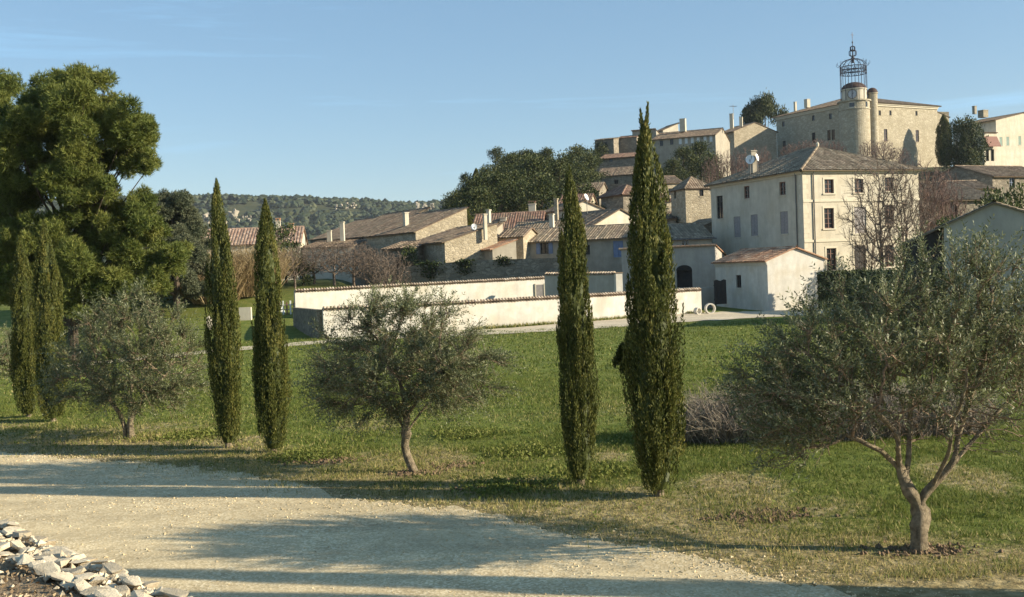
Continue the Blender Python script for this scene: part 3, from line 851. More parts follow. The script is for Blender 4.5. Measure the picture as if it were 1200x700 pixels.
# ------------------------------------------------------------------ buildings
TILES = [0.0]
def roof_plane(mb, poly3, pitch=.26, rowl=.42, amp=.05, seed=0, thick=.07):
    """poly3: convex polygon, first edge is the eave; canal tiles run up the slope"""
    g = np.random.default_rng(seed)
    Pn = [np.array(p, float) for p in poly3]
    s = Pn[1] - Pn[0]; s /= np.linalg.norm(s)
    n = np.cross(s, Pn[2] - Pn[0]); n /= np.linalg.norm(n)
    if n[2] < 0: n = -n
    t = np.cross(n, s)
    if t[2] < 0: t = -t
    Q = [(float((p - Pn[0]) @ s), float((p - Pn[0]) @ t)) for p in Pn]
    s0, s1 = min(q[0] for q in Q), max(q[0] for q in Q)
    k = max(2, int((s1 - s0) / pitch)) * 4
    S = np.linspace(s0, s1, k + 1); S[0] += 1e-4; S[-1] -= 1e-4
    lo = np.full(k + 1, 1e9); hi = np.full(k + 1, -1e9)
    for a in range(len(Q)):
        (x0, y0), (x1, y1) = Q[a], Q[(a + 1) % len(Q)]
        if abs(x1 - x0) < 1e-6: 
            continue
        f = (S - x0) / (x1 - x0); ok = (f >= -1e-6) & (f <= 1 + 1e-6)
        y = y0 + f * (y1 - y0)
        lo = np.where(ok, np.minimum(lo, y), lo); hi = np.where(ok, np.maximum(hi, y), hi)
    tmax = max(q[1] for q in Q)
    prof = np.array([0, .75, 1, .75])[np.arange(k + 1) % 4] * amp
    rows = max(1, int(tmax / rowl))
    edges = np.arange(rows + 1) * tmax / rows
    V, F, T = [], [], []
    tint_g = g.beta(2, 2.2, (k // 4 + 2, rows))
    sag = g.normal(0, .012, (k // 4 + 2,))
    nV = 0
    for r in range(rows):
        a = np.clip(np.maximum(edges[r], lo), None, hi); b = np.clip(np.minimum(edges[r + 1] + .03, hi), lo, None)
        live = (b - a) > 1e-3
        za = prof + .028 + sag[np.arange(k + 1) // 4]; zb = prof + sag[np.arange(k + 1) // 4]
        A = Pn[0] + S[:, None] * s + a[:, None] * t + za[:, None] * n
        B = Pn[0] + S[:, None] * s + b[:, None] * t + zb[:, None] * n
        V.append(np.concatenate([A, B]))
        i = np.arange(k); i = i[live[:-1] | live[1:]]
        F.append(np.stack([i, i + 1, i + 1 + k + 1, i + k + 1], 1) + nV)
        sub = (i % 4 == 3) | (i % 4 == 0)
        T.append(tint_g[i // 4, r] * np.where(sub, .8, 1))
        nV += 2 * (k + 1)
    mb.add(np.concatenate(V), np.concatenate(F), np.concatenate(T))
    U = [p - n * .004 for p in Pn]; D = [p - n * thick for p in Pn]
    m = len(Pn)
    mb.add(U, [list(range(m))], .3); mb.add(D, [list(range(m))], .3)
    for a in range(m):
        b = (a + 1) % m
        mb.quad(U[a], U[b], D[b], D[a], .3)

def ridge_tiles(mb, a, b, seed=0, r=.11):
    g = np.random.default_rng(seed)
    a, b = np.array(a, float), np.array(b, float)
    n = max(1, int(np.linalg.norm(b - a) / .42)); d = (b - a) / n
    A = a + d * np.arange(n)[:, None] - d * .06; B = a + d * (np.arange(n)[:, None] + 1)
    segs(mb, A, B, r, r * .85, 6, g.beta(2, 2, n))

class Bld:
    def __init__(s, name, label, cat, px, py, Y, a, W=None, D=None, pxW=None, pxD=None, z0=None, base=None, group=None):
        o = P(px, py, Y); s.O = o; s.a = R(a)
        s.u = Vector((math.cos(s.a), math.sin(s.a), 0)); s.v = Vector((-math.sin(s.a), math.cos(s.a), 0))
        s.W = W if W else s.solve(pxW, py, s.u); s.D = D if D else s.solve(pxD, py, s.v)
        s.z0 = (min(float(ground(o.x, o.y)), float(ground(*(o + s.u * s.W).xy)), float(ground(*(o + s.v * s.D).xy))) - .4) if z0 is None else z0
        s.H = o.z - s.z0
        s.root = empty(name, (o.x, o.y, s.z0), s.a, label, cat, group)
        s.holes = {'front': [], 'left': [], 'right': [], 'back': []}
        s.wins = []
    def solve(s, px, py, d, o=None):
        o = o or s.O
        r = Fw + Rt * ((px - 600) / FPX) + Up * ((350 - py) / FPX); k = r.x / r.y
        return (k * o.y - o.x) / (d.x - k * d.y)
    def on(s, face, px, py):
        o, d = {'front': (s.O, s.u), 'left': (s.O, s.v), 'right': (s.O + s.u * s.W, s.v)}[face]
        t = s.solve(px, py, d, o)
        q = o + d * t
        return t, P(px, py, q.y).z - s.z0
    def frame(s, face):
        """start, along, outward in local coordinates"""
        return {'front': ((0, 0), (1, 0), (0, -1), s.W), 'left': ((0, 0), (0, 1), (-1, 0), s.D), 'right': ((s.W, 0), (0, 1), (1, 0), s.D), 'back': ((0, s.D), (1, 0), (0, 1), s.W)}[face]
    def pt(s, face, t, z, out=0.0):
        b, e, n, _ = s.frame(face)
        return (b[0] + e[0] * t + n[0] * out, b[1] + e[1] * t + n[1] * out, z)
    def window(s, face, px=None, py=None, w=.9, h=1.3, style='pane', frame='wood_frame', surround=None, t=None, z=None, shutter=None, bars=2):
        if t is None: t, z = s.on(face, px, py)
        L_ = s.frame(face)[3]
        t = min(max(t, w / 2 + .12), L_ - w / 2 - .12); z = max(z, h / 2 + .05); z = min(z, s.H - h / 2 - .12)
        s.holes[face].append((t - w / 2, z - h / 2, t + w / 2, z + h / 2))
        s.wins.append((face, t, z, w, h, style, frame, surround, shutter, bars))
        return s
    def obox(s, mb, face, t0, z0, t1, z1, o0, o1, tint=.5):
        b, e, n, _ = s.frame(face)
        V = []
        for o in (o0, o1):
            for (t, z) in ((t0, z0), (t1, z0), (t1, z1), (t0, z1)):
                V.append((b[0] + e[0] * t + n[0] * o, b[1] + e[1] * t + n[1] * o, z))
        mb.add(V, [(0, 1, 2, 3), (4, 5, 6, 7), (0, 1, 5, 4), (1, 2, 6, 5), (2, 3, 7, 6), (3, 0, 4, 7)], tint)
    def walls(s, m, H=None, tops=None, reveal=.22):
        """tops: eave heights of the corners when they differ: {'front':(z_left,z_right),...}"""
        mb = MB()
        for face in ('front', 'left', 'right', 'back'):
            L_ = s.frame(face)[3]
            hs = s.holes[face]
            ts = sorted({0.0, L_} | {x for h in hs for x in (h[0], h[2])}); zs = sorted({0.0, s.H} | {x for h in hs for x in (h[1], min(h[3], s.H))})
            for a, b in zip(ts, ts[1:]):
                for c, d in zip(zs, zs[1:]):
                    mt, mz = (a + b) / 2, (c + d) / 2
                    if any(h[0] < mt < h[2] and h[1] < mz < h[3] for h in hs): continue
                    mb.quad(s.pt(face, a, c), s.pt(face, b, c), s.pt(face, b, d), s.pt(face, a, d))
            for (a, c, b, d) in hs:
                for p, q in (((a, c), (b, c)), ((b, c), (b, d)), ((b, d), (a, d)), ((a, d), (a, c))):
                    mb.quad(s.pt(face, *p), s.pt(face, *q), s.pt(face, *q, -reveal), s.pt(face, *p, -reveal))
        s.wall_mb = mb; s.wall_m = m
        return s
    def gable(s, tri):
        s.wall_mb.add(tri, [list(range(len(tri)))]); return s
    def finish(s):
        o = s.wall_mb.build('wall', s.wall_m, s.root); s.wall = o
        for (face, t, z, w, h, style, frame, surround, shutter, bars) in s.wins:
            mb = MB(); fw = .07
            a, b, c, d = t - w / 2, t + w / 2, z - h / 2, z + h / 2
            e = .002
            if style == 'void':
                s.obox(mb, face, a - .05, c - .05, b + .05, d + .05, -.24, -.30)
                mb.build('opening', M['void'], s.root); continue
            if style == 'closed':
                mid = t
                for x0, x1 in ((a + e, mid - .012), (mid + .012, b - e)):
                    s.obox(mb, face, x0, c + e, x1, d - e, -.10, -.04)
                    for zz in (c + h * .15, c + h * .8): s.obox(mb, face, x0 + .02, zz, x1 - .02, zz + .09, -.04, -.015)
                win = mb.build('shutter', M[frame], s.root)
            elif style == 'door':
                nb = max(3, int(w / .18))
                for q in range(nb):
                    s.obox(mb, face, a + e + (w - 2 * e) * q / nb, c + e, a + e + (w - 2 * e) * (q + .93) / nb, d - e, -.14, -.09 + .008 * (q % 2))
                s.obox(mb, face, a, c, b, d, -.2, -.145)
                win = mb.build('door', M[frame], s.root)
            else:
                s.obox(mb, face, a + e, c + e, a + fw, d - e, -.17, -.11); s.obox(mb, face, b - fw, c + e, b - e, d - e, -.17, -.11)
                s.obox(mb, face, a + fw, c + e, b - fw, c + fw, -.17, -.112); s.obox(mb, face, a + fw, d - fw, b - fw, d - e, -.17, -.112)
                s.obox(mb, face, t - .035, c + fw, t + .035, d - fw, -.168, -.116)
                for q in range(1, bars + 1):
                    zz = c + h * q / (bars + 1); s.obox(mb, face, a + fw, zz - .018, b - fw, zz + .018, -.165, -.12)
                win = mb.build('window', M[frame], s.root)
                pm = MB(); s.obox(pm, face, a, c, b, d, -.20, -.172)
                pm.build('pane', M['pane'], win)
            if shutter:
                for sg in (-1, 1):
                    sm = MB(); hw = w / 2
                    x0 = a - hw - .03 if sg < 0 else b + .03
                    s.obox(sm, face, x0, c, x0 + hw, d, .012, .05)
                    for zz in (c + h * .15, c + h * .8): s.obox(sm, face, x0 + .02, zz, x0 + hw - .02, zz + .08, .05, .07)
                    sm.build('shutter', M[shutter], win)
            if surround:
                sm = MB(); g_ = .16
                s.obox(sm, face, a - g_, c - .004, a, d, 0.0, .03); s.obox(sm, face, b, c - .004, b + g_, d, 0.0, .03)
                s.obox(sm, face, a - g_, d, b + g_, d + g_, 0.0, .034); s.obox(sm, face, a - g_ - .04, c - .12, b + g_ + .04, c - .004, 0.0, .09)
                sm.build('surround', M[surround], win)
            else:
                sm = MB(); s.obox(sm, face, a - .06, c - .09, b + .06, c - .004, 0.0, .06)
                sm.build('sill', s.wall_m, win)
        return s
    def roof(s, kind, rise, m, over=.35, pitch=.26, rowl=.42, seed=0, ridge_frac=.5, z_off=.09, low=0):
        W, D, H = s.W, s.D, s.H + z_off
        mb = MB(); sl = None
        wm = s.wall_mb
        if kind == 'hip':
            hw = min(W, D) / 2; k = rise / hw; e = over; z = H - k * e
            A, B_, C, D_ = (-e, -e, z), (W + e, -e, z), (W + e, D + e, z), (-e, D + e, z)
            if W <= D: r0, r1 = (W / 2, hw, H + rise), (W / 2, D - hw, H + rise)
            else: r0, r1 = (hw, D / 2, H + rise), (W - hw, D / 2, H + rise)
            if abs(W - D) < .05:
                planes = [[A, B_, r0], [B_, C, r0], [C, D_, r0], [D_, A, r0]]
            elif W <= D: planes = [[A, B_, r0], [B_, C, r1, r0], [C, D_, r1], [D_, A, r0, r1]]
            else: planes = [[A, B_, r1, r0], [B_, C, r1], [C, D_, r0, r1], [D_, A, r0]]
            lines = [(A, r0), (B_, r1 if W > D else r0), (C, r1), (D_, r0 if W > D else r1), (r0, r1)]
        elif kind == 'gable_v':                       # ridge runs front to back, gable in the front wall
            c = W * ridge_frac; e = over; kl = rise / c; kr = rise / (W - c); o = .18
            A, A2 = (-e, -o, H - kl * e), (-e, D + o, H - kl * e); B_, B2 = (W + e, -o, H - kr * e), (W + e, D + o, H - kr * e)
            r0, r1 = (c, -o, H + rise), (c, D + o, H + rise)
            planes = [[A2, A, r0, r1], [B_, B2, r1, r0]]; lines = [(r0, r1)]
            for y in (0, D): wm.add([(0, y, s.H), (W, y, s.H), (c, y, s.H + rise)], [[0, 1, 2]])
        elif kind == 'gable_u':                       # ridge parallel to the front
            c = D * ridge_frac; e = over; kl = rise / c; kr = rise / (D - c); o = .18
            A, A2 = (-o, -e, H - kl * e), (W + o, -e, H - kl * e); B_, B2 = (-o, D + e, H - kr * e), (W + o, D + e, H - kr * e)
            r0, r1 = (-o, c, H + rise), (W + o, c, H + rise)
            planes = [[A, A2, r1, r0], [B2, B_, r0, r1]]; lines = [(r0, r1)]
            for x in (0, W): wm.add([(x, 0, s.H), (x, D, s.H), (x, c, s.H + rise)], [[0, 1, 2]])
        elif kind == 'shed_u':                        # rises to the right
            k = rise / W; o = .15; e = over
            A, A2 = (-e, -o, H - k * e), (-e, D + o, H - k * e); r0, r1 = (W + .1, -o, H + rise + k * .1), (W + .1, D + o, H + rise + k * .1)
            planes = [[A2, A, r0, r1]]; lines = [(r0, r1)]
            for y in (0, D): wm.add([(0, y, s.H), (W, y, s.H), (W, y, s.H + rise)], [[0, 1, 2]])
            wm.quad((W, 0, s.H), (W, D, s.H), (W, D, s.H + rise), (W, 0, s.H + rise))
        elif kind == 'shed_back':                     # falls to the back, H is the back eave
            k = rise / D; o = .15; e = over
            A, A2 = (-o, D + e, H - k * e), (W + o, D + e, H - k * e); r0, r1 = (-o, -.12, H + rise), (W + o, -.12, H + rise)
            planes = [[A, A2, r1, r0]]; lines = [(r0, r1)]
            for x in (0, W): wm.add([(x, 0, s.H), (x, D, s.H), (x, 0, s.H + rise)], [[0, 1, 2]])
            wm.quad((0, 0, s.H), (W, 0, s.H), (W, 0, s.H + rise), (0, 0, s.H + rise))
        elif kind == 'shed_front':                    # falls to the front
            k = rise / D; o = .15; e = over
            A, A2 = (-o, -e, H - k * e), (W + o, -e, H - k * e); r0, r1 = (-o, D + .1, H + rise), (W + o, D + .1, H + rise)
            planes = [[A, A2, r1, r0]]; lines = [(r0, r1)]
            for x in (0, W): wm.add([(x, 0, s.H), (x, D, s.H), (x, D, s.H + rise)], [[0, 1, 2]])
            wm.quad((0, D, s.H), (W, D, s.H), (W, D, s.H + rise), (0, D, s.H + rise))
        for q, pl in enumerate(planes): roof_plane(mb, pl, pitch, rowl, .05 * pitch / .26, seed * 7 + q)
        for q, (a, b) in enumerate(lines): ridge_tiles(mb, a, b, seed * 7 + q, .11 * pitch / .26)
        s.roof_o = mb.build('roof', M[m], s.root)
        s.planes = planes
        return s
    def cornice(s, m, h=.28, out=.16, faces=('front', 'left', 'right')):
        mb = MB()
        for f in faces:
            L_ = s.frame(f)[3]
            s.obox(mb, f, -.02, s.H - h, L_ + .02, s.H - h * .55, .003, out * .5); s.obox(mb, f, -.04, s.H - h * .55, L_ + .04, s.H + .02, .003, out)
        mb.build('cornice', M[m], s.root); return s
    def chimney(s, x, y, z0, w, d, h, m='cream', cap='tile_red', lx=0):
        mb = MB(); mb.box(x - w / 2, y - d / 2, z0, x + w / 2, y + d / 2, z0 + h)
        mb.box(x - w / 2 - .06, y - d / 2 - .06, z0 + h, x + w / 2 + .06, y + d / 2 + .06, z0 + h + .09)
        c = mb.build('chimney', M[m], s.roof_o)
        if cap:
            cm = MB(); zt = z0 + h + .09
            for sx in (-1, 1): cm.box(x + sx * w * .38 - .06, y - d * .45, zt, x + sx * w * .38 + .06, y + d * .45, zt + .22)
            cm.box(x - w / 2 - .05, y - d / 2 - .05, zt + .22, x + w / 2 + .05, y + d / 2 + .05, zt + .30)
            cm.build('cap', M[cap], c)
        return c
    def chim_px(s, px, py_base, py_top, wpx, Yoff=0, m='cream', cap='tile_red', depth=None):
        """chimney located by where it is seen; Yoff metres behind the origin"""
        Y = s.O.y + Yoff
        a = P(px, py_base, Y); h = (py_base - py_top) * Y / FPX; w = wpx * Y / FPX
        q = a - Vector((s.O.x, s.O.y, s.z0))
        x, y = q.dot(s.u), q.dot(s.v)
        return s.chimney(x, y, q.z - .5, w, depth or w, h + .5, m, cap)

def pipe(b, face, t, m='zinc', z1=None):
    mb = MB(); q = [b.pt(face, t, z, .09) for z in np.linspace(0, (z1 or b.H) - .1, 5)]
    tube(mb, q, .055, 7); return mb.build('downpipe', M[m], b.root)

def dish(px, py, Y, rpx, label, facing=(-.3, -.9, .3), mast=.8):
    c = P(px, py, Y); r = rpx * Y / FPX
    root = empty('satellite_dish', c - Vector((0, 0, mast)), 0, label, 'satellite dish', 'white satellite dishes on the roofs')
    f = np.array(facing, float); f /= np.linalg.norm(f)
    u = np.cross(f, [0, 0, 1]); u /= np.linalg.norm(u); w = np.cross(u, f)
    V, Fc = [], []
    for k in range(4):
        rr_ = r * (k + .4) / 3.4; dp = -.22 * r * (1 - (rr_ / r) ** 2)
        for a in np.arange(14) * 2 * math.pi / 14: V.append(f * dp + u * rr_ * math.cos(a) + w * rr_ * 1.08 * math.sin(a) + [0, 0, mast])
    for k in range(3):
        for a in range(14): Fc.append((k * 14 + a, k * 14 + (a + 1) % 14, (k + 1) * 14 + (a + 1) % 14, (k + 1) * 14 + a))
    mb = MB().add(V, Fc); mb.add(V[:14], [list(range(14))]); mb.build('reflector', M['white'], root, True)
    mb = MB(); tube(mb, [(0, .05, -.9), (0, .05, mast)], .04, 6); tube(mb, [np.array([0, 0, mast - r]), f * r * .9 + [0, 0, mast - r * .2]], .02, 5)
    mb.build('mast', M['zinc'], root)
    return root

# -- the big three storey house
b = Bld('town_house', 'tall cream three storey house with hipped tile roof, standing behind the low white garage', 'house', 940, 199, 91, 20, W=12.2, pxD=832)
for px, py in ((971.5, 218.5), (1006.5, 218), (1042, 216)): b.window('front', px, py, .95, 1.2, 'pane', 'wood_frame', 'dress', bars=2)
b.window('front', 971.5, 256, 1.0, 1.75, 'pane', 'wood_frame', 'dress', bars=3); b.window('front', 1042, 252, 1.0, 1.75, 'pane', 'wood_frame', 'dress', bars=3)
b.window('front', 1008, 258, 1.25, 2.3, 'closed', 'shutter_grey', 'dress')
b.window('front', 974.5, 304, 1.0, 1.9, 'pane', 'wood_frame', 'dress', bars=3); b.window('front', 1042, 300, 1.0, 1.9, 'pane', 'wood_frame', 'dress', bars=3); b.window('front', 1008, 304, 1.2, 2.4, 'door', 'dark_wood', 'dress')
for px, py in ((875, 225.5), (917, 221)): b.window('left', px, py, .95, 1.15, 'pane', 'wood_frame', None)
b.window('left', 843.5, 243, 1.15, 2.2, 'pane', 'dark_wood', None, bars=3)
for px, py in ((864, 266), (884, 264), (919, 261)): b.window('left', px, py, 1.15, 1.95, 'closed', 'shutter_grey', None)
b.walls(M['cream']).roof('hip', 2.55, 'tile_grey', .45, .33, .45, 1).cornice('dress', .34, .26).finish()
for z in (b.on('front', 960, 235.5)[1], b.on('front', 960, 282.5)[1]):
    mb = MB(); b.obox(mb, 'front', -.03, z - .1, b.W + .03, z + .1, .002, .07); mb.build('string_course', M['dress'], b.root)
mb = MB()
for k in range(24):
    z = b.H - .4 - k * .42; w1, w2 = (.55, .35) if k % 2 else (.35, .55)
    if z < .5: break
    b.obox(mb, 'front', -.012, z - .40, w1, z, .0, .012 + .004 * (k % 3)); b.obox(mb, 'left', .0, z - .40, w2, z, .0, .012 + .004 * (k % 3))
tag(mb.build('quoins', M['dress'], b.root))
pipe(b, 'left', .9); pipe(b, 'front', 1.05)
ch = b.chim_px(882, 197, 178, 7, 9, 'grey_plaster', None)
mb = MB(); tube(mb, [(b.W / 2, b.W / 2, b.H + 2.6), (b.W / 2, b.W / 2, b.H + 2.95), (b.W / 2, b.W / 2, b.H + 3.15)], [.10, .16, .03], 8); mb.build('finial', M['dress'], b.roof_o)
dish(879, 187, 99.6, 5.2, 'round white satellite dish left of the chimney on the three storey house', (-.25, -.95, .25), .9)
dish(887.5, 184.5, 99.5, 4.2, 'narrow looking white satellite dish right of the chimney on the three storey house', (.8, -.55, .2), .9)

# -- the low garage
b = Bld('garage', 'low off white garage with orange tile roof and sunlit gable by the meadow', 'garage', 899, 306, 80, 20, pxW=965, pxD=838)
b.window('left', 865.5, 330, .75, 1.0, 'pane', 'dark_wood', None, bars=0)
b.walls(M['white_plaster']).roof('gable_v', .88, 'tile_red', .3, .3, .42, 2).cornice('white_plaster', .3, .14, ('left', 'right')).finish()

# -- shaded house with the arched opening
b = Bld('plain_house', 'plain pale house wall with dark arched opening, joined to the garage on its left', 'house', 728, 293, 92.5, -21, pxW=838, D=7.5, z0=-1.2)
b.H = P(728, 293, 92.5).z - b.z0 - 1.3
t, z = b.on('front', 802, 324)
b.window('front', t=t, z=z - .2, w=1.35, h=1.5, style='void')
b.walls(M['pale_grey']).roof('shed_back', 1.3, 'tile_red', .25, .25, .4, 3).finish()
mb = MB(); cx, r = t, .68
for k in range(10):
    a0, a1 = math.pi * k / 10, math.pi * (k + 1) / 10
    mb.quad(b.pt('front', cx + r * math.cos(a0), z + .54 + .42 * math.sin(a0), .012), b.pt('front', cx + r * math.cos(a1), z + .54 + .42 * math.sin(a1), .012), b.pt('front', cx + r * math.cos(a1), z + .5, .012), b.pt('front', cx + r * math.cos(a0), z + .5, .012))
mb.build('arch', M['void'], b.root)

# -- row of houses with blue shutters in the middle of the village
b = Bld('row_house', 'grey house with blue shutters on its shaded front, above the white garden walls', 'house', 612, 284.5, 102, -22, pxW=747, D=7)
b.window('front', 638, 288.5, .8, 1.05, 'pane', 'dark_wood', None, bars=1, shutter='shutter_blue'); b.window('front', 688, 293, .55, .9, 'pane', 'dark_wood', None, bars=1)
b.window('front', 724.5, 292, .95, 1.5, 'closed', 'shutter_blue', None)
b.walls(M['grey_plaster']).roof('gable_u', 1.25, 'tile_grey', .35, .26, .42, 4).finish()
b.chim_px(647, 272, 252, 5, 3, 'cream', None); b.chim_px(652.5, 262, 234, 4, 6, 'stone_warm', None); b.chim_px(623, 281, 273, 5, 2, 'cream', 'tile_red')

b = Bld('row_house', 'house right of the tallest cypress with lit cream strip of wall under its gutter', 'house', 752, 281, 98, 8, pxW=834, D=7)
b.window('front', 803, 284.5, .7, .75, 'pane', 'white_frame', None, bars=0); b.window('front', 775, 300, .8, 1.1, 'closed', 'shutter_grey')
b.walls(M['cream']).roof('gable_u', 1.35, 'tile_grey', .4, .26, .42, 5).finish()
mb = MB(); tube(mb, [(-.2, -.48, b.H - .1), (b.W + .3, -.48, b.H - .12)], .07, 6); mb.build('gutter', M['zinc'], b.root)

b = Bld('gabled_house', 'house showing a bright cream gable between the two right cypresses', 'house', 689, 268.5, 110, 33, pxW=764, D=11)
b.walls(M['cream']).roof('gable_v', 2.0, 'tile_brown', .3, .27, .42, 6).finish()

b = Bld('tower_house', 'narrow grey house with reddish sloping roof just left of the tallest cypress', 'house', 730, 227, 122, 26, pxW=757, pxD=704)
b.window('front', 741, 237, .7, .8, 'pane', 'dark_wood', None, bars=0)
b.walls(M['stone_grey']).roof('hip', 1.0, 'tile_dark', .35, .27, .42, 7).finish()

b = Bld('stone_tower', 'square stone tower with pyramid tile roof, left of the three storey house', 'tower', 803, 221, 116, 18, pxW=834.5, D=2.9 if False else None, pxD=786)
b.window('front', 822, 226, .5, .75, 'pane', 'dark_wood', None, bars=0); b.window('left', 791, 228, .5, .8, 'void')
b.walls(M['stone_warm']).roof('hip', 1.3, 'tile_brown', .2, .27, .42, 8).finish()

# lean-to roofs and low buildings round the tower
b = Bld('lean_to', 'small dark roofed lean to against the foot of the square stone tower', 'outbuilding', 812, 271, 106, 20, pxW=842, D=4)
b.walls(M['stone_grey']).roof('shed_u', 1.1, 'tile_grey', .2, .27, .42, 9).finish()

# -- stone barns left of the village
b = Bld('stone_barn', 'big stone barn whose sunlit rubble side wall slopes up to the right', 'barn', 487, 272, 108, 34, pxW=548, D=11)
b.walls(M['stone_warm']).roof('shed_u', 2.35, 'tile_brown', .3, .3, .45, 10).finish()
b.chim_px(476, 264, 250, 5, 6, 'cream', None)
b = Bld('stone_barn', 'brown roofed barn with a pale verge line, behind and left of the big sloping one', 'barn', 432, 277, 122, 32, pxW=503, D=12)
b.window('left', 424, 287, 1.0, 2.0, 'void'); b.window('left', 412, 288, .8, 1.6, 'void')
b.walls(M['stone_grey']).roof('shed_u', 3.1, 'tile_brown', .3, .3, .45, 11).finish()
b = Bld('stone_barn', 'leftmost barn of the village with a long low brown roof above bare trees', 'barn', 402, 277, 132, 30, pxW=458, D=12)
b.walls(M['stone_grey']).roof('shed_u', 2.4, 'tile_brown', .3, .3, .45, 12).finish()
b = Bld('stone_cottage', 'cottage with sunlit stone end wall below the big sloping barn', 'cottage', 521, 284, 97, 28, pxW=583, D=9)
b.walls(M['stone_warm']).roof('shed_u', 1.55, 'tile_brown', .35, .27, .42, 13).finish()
b.chim_px(569, 275, 252, 3.6, 1.5, 'cream', None)
b = Bld('stone_cottage', 'narrow grey end house with tall curved chimney breast beside the lit stone cottage', 'cottage', 567, 270, 104, -32, pxW=579, D=1.6)
b.walls(M['grey_plaster']).roof('shed_front', .7, 'tile_brown', .1, .27, .42, 14).finish()
b.chim_px(573, 262, 247, 4, .6, 'cream', None)
dish(555.5, 266, 99, 3.6, 'white satellite dish on the lit stone cottage below the trees', (.2, -.95, .2), .8)

b = Bld('red_roof_house', 'long house under a mottled red tile roof at the foot of the wooded slope', 'house', 552, 275, 115, -6, pxW=634, D=11)
b.walls(M['stone_grey']).roof('gable_u', 2.3, 'tile_dark', .3, .28, .42, 15).finish()
b.chim_px(590, 262, 256, 7, 3, 'cream', None); b.chim_px(624, 250, 240, 8, 7, 'cream', 'tile_dark')
b = Bld('grey_house', 'house with grey roof and shaded wall between the red roof and the blue shutters', 'house', 590, 285, 106, -24, pxW=660, D=8)
b.walls(M['stone_grey']).roof('gable_u', 2.0, 'tile_grey', .3, .28, .42, 16).finish()
b = Bld('lean_to', 'small shed with bright tile edge in front of the blue shuttered house', 'outbuilding', 577, 292.5, 97, 25, pxW=605, D=3)
b.walls(M['grey_plaster']).roof('shed_u', .75, 'tile_red', .3, .24, .4, 17).finish()
dish(714.5 - 27, 233 - 2, 116, 4, 'white satellite dish tilted skyward left of the narrow grey house', (.75, -.5, .4), .9)
b = Bld('cream_house', 'low cream walled house end with a dish between the two right cypresses', 'house', 664, 246, 118, 22, pxW=706, D=7)
b.walls(M['cream']).roof('gable_v', .9, 'tile_brown', .25, .28, .42, 18).finish()
b = Bld('wood_house', 'small cream house with flat brown roof among trees on the wooded slope', 'house', 642, 208, 190, 12, pxW=668, D=7)
b.window('front', 650, 210, .8, 1.0, 'pane', 'dark_wood', None, bars=0)
b.walls(M['cream']).roof('shed_front', .9, 'tile_brown', .5, .4, .6, 19).finish()

for i_, (px, py, Y, a, pxW, D_, rise, kind, wm_, rm_, lab) in enumerate([
    (664, 262, 124, 20, 690, 7, .9, 'gable_v', 'stone_warm', 'tile_brown', 'small stone house right of the slim cypress, its lit gable under the narrow grey house'),
    (600, 262, 122, -12, 648, 6, 1.3, 'gable_u', 'stone_warm', 'tile_brown', 'small tan house with brown roof behind the red roofed house'),
    (668, 226, 150, -18, 702, 6, 1.3, 'gable_u', 'stone_grey', 'tile_brown', 'upper stone house left of the narrow grey house, below the crest barn'),
    (762, 236, 138, 15, 788, 6, 1.0, 'gable_u', 'stone_warm', 'tile_dark', 'small stone house between the tallest cypress and the square tower'),
    (764, 258, 118, -15, 792, 5, .9, 'shed_front', 'stone_grey', 'tile_brown', 'low shaded annex left of the foot of the square tower'),
    (448, 293, 101, -22, 486, 4, .7, 'shed_front', 'stone_grey', 'tile_brown', 'low shaded outbuilding in front of the pale verged barn'),
    (700, 207, 186, -20, 744, 6, 1.5, 'gable_u', 'stone_grey', 'tile_brown', 'stone house on the slope right under the crest barn'),
    (771, 215, 158, 16, 800, 6, 1.2, 'gable_u', 'stone_warm', 'tile_brown', 'little tan house above the square tower, below the dark trees'),
    (584, 279, 101.5, -24, 613, 4, .8, 'gable_u', 'stone_warm', 'tile_brown', 'narrow house wedged between the lit stone cottage and the blue shuttered house'),
    (655, 240, 134, -16, 690, 5, 1.2, 'gable_u', 'stone_warm', 'tile_dark', 'small house with dark red roof behind the slim cypress'),
    (508, 262, 127, -14, 556, 6, 1.2, 'gable_u', 'stone_grey', 'tile_brown', 'house roof just visible between the sloping barn and the wood'),
    (1128, 222, 112, 12, 1164, 6, 1.0, 'gable_u', 'stone_warm', 'tile_brown', 'small house with tile roof between the grey side gable and the lichened roof')]):
    b = Bld('village_house', lab, 'house', px, py, Y, a, pxW=pxW, D=D_)
    b.window('front', t=b.W * .5, z=b.H - 1.3, w=.7, h=1.0, style='pane', frame='dark_wood', bars=1)
    b.walls(M[wm_]).roof(kind, rise, rm_, .3, .28, .42, 60 + i_).finish()

# -- upper row along the crest
UP = []
b = Bld('crest_house', 'long crest house with a row of pale shuttered windows under a low tile roof', 'house', 764, 186.5 - 22, 238, -22, pxW=838.5, D=17)
for k, px in enumerate((797, 804, 811, 818, 826, 833)): b.window('front', px, 161.3 - k * .9, .62, 1.25, 'closed', 'white_frame')
for px, py in ((787, 165.5), (775, 168)): b.window('front', px, py, .8, 1.2, 'pane', 'dark_wood', None, bars=1)
b.walls(M['grey_plaster']).roof('gable_u', 2.3, 'tile_brown', .4, .45, .7, 20).finish()
b.chim_px(800.5, 152, 140, 6.5, 4, 'cream', None); b.chim_px(857.5, 148, 134, 4, 2, 'cream', None); b.chim_px(868.5, 146, 138, 3.5, 4, 'cream', None)
b = Bld('crest_house', 'crest house with a sunlit hooded gable next to the castle, end of the long row', 'house', 860, 154, 262, 22, pxW=910, D=9)
b.window('left', 838, 162, .8, 1, 'pane', 'dark_wood', None, bars=0)
b.walls(M['stone_warm']).roof('gable_v', 2.2, 'tile_brown', .6, .45, .7, 21).finish()
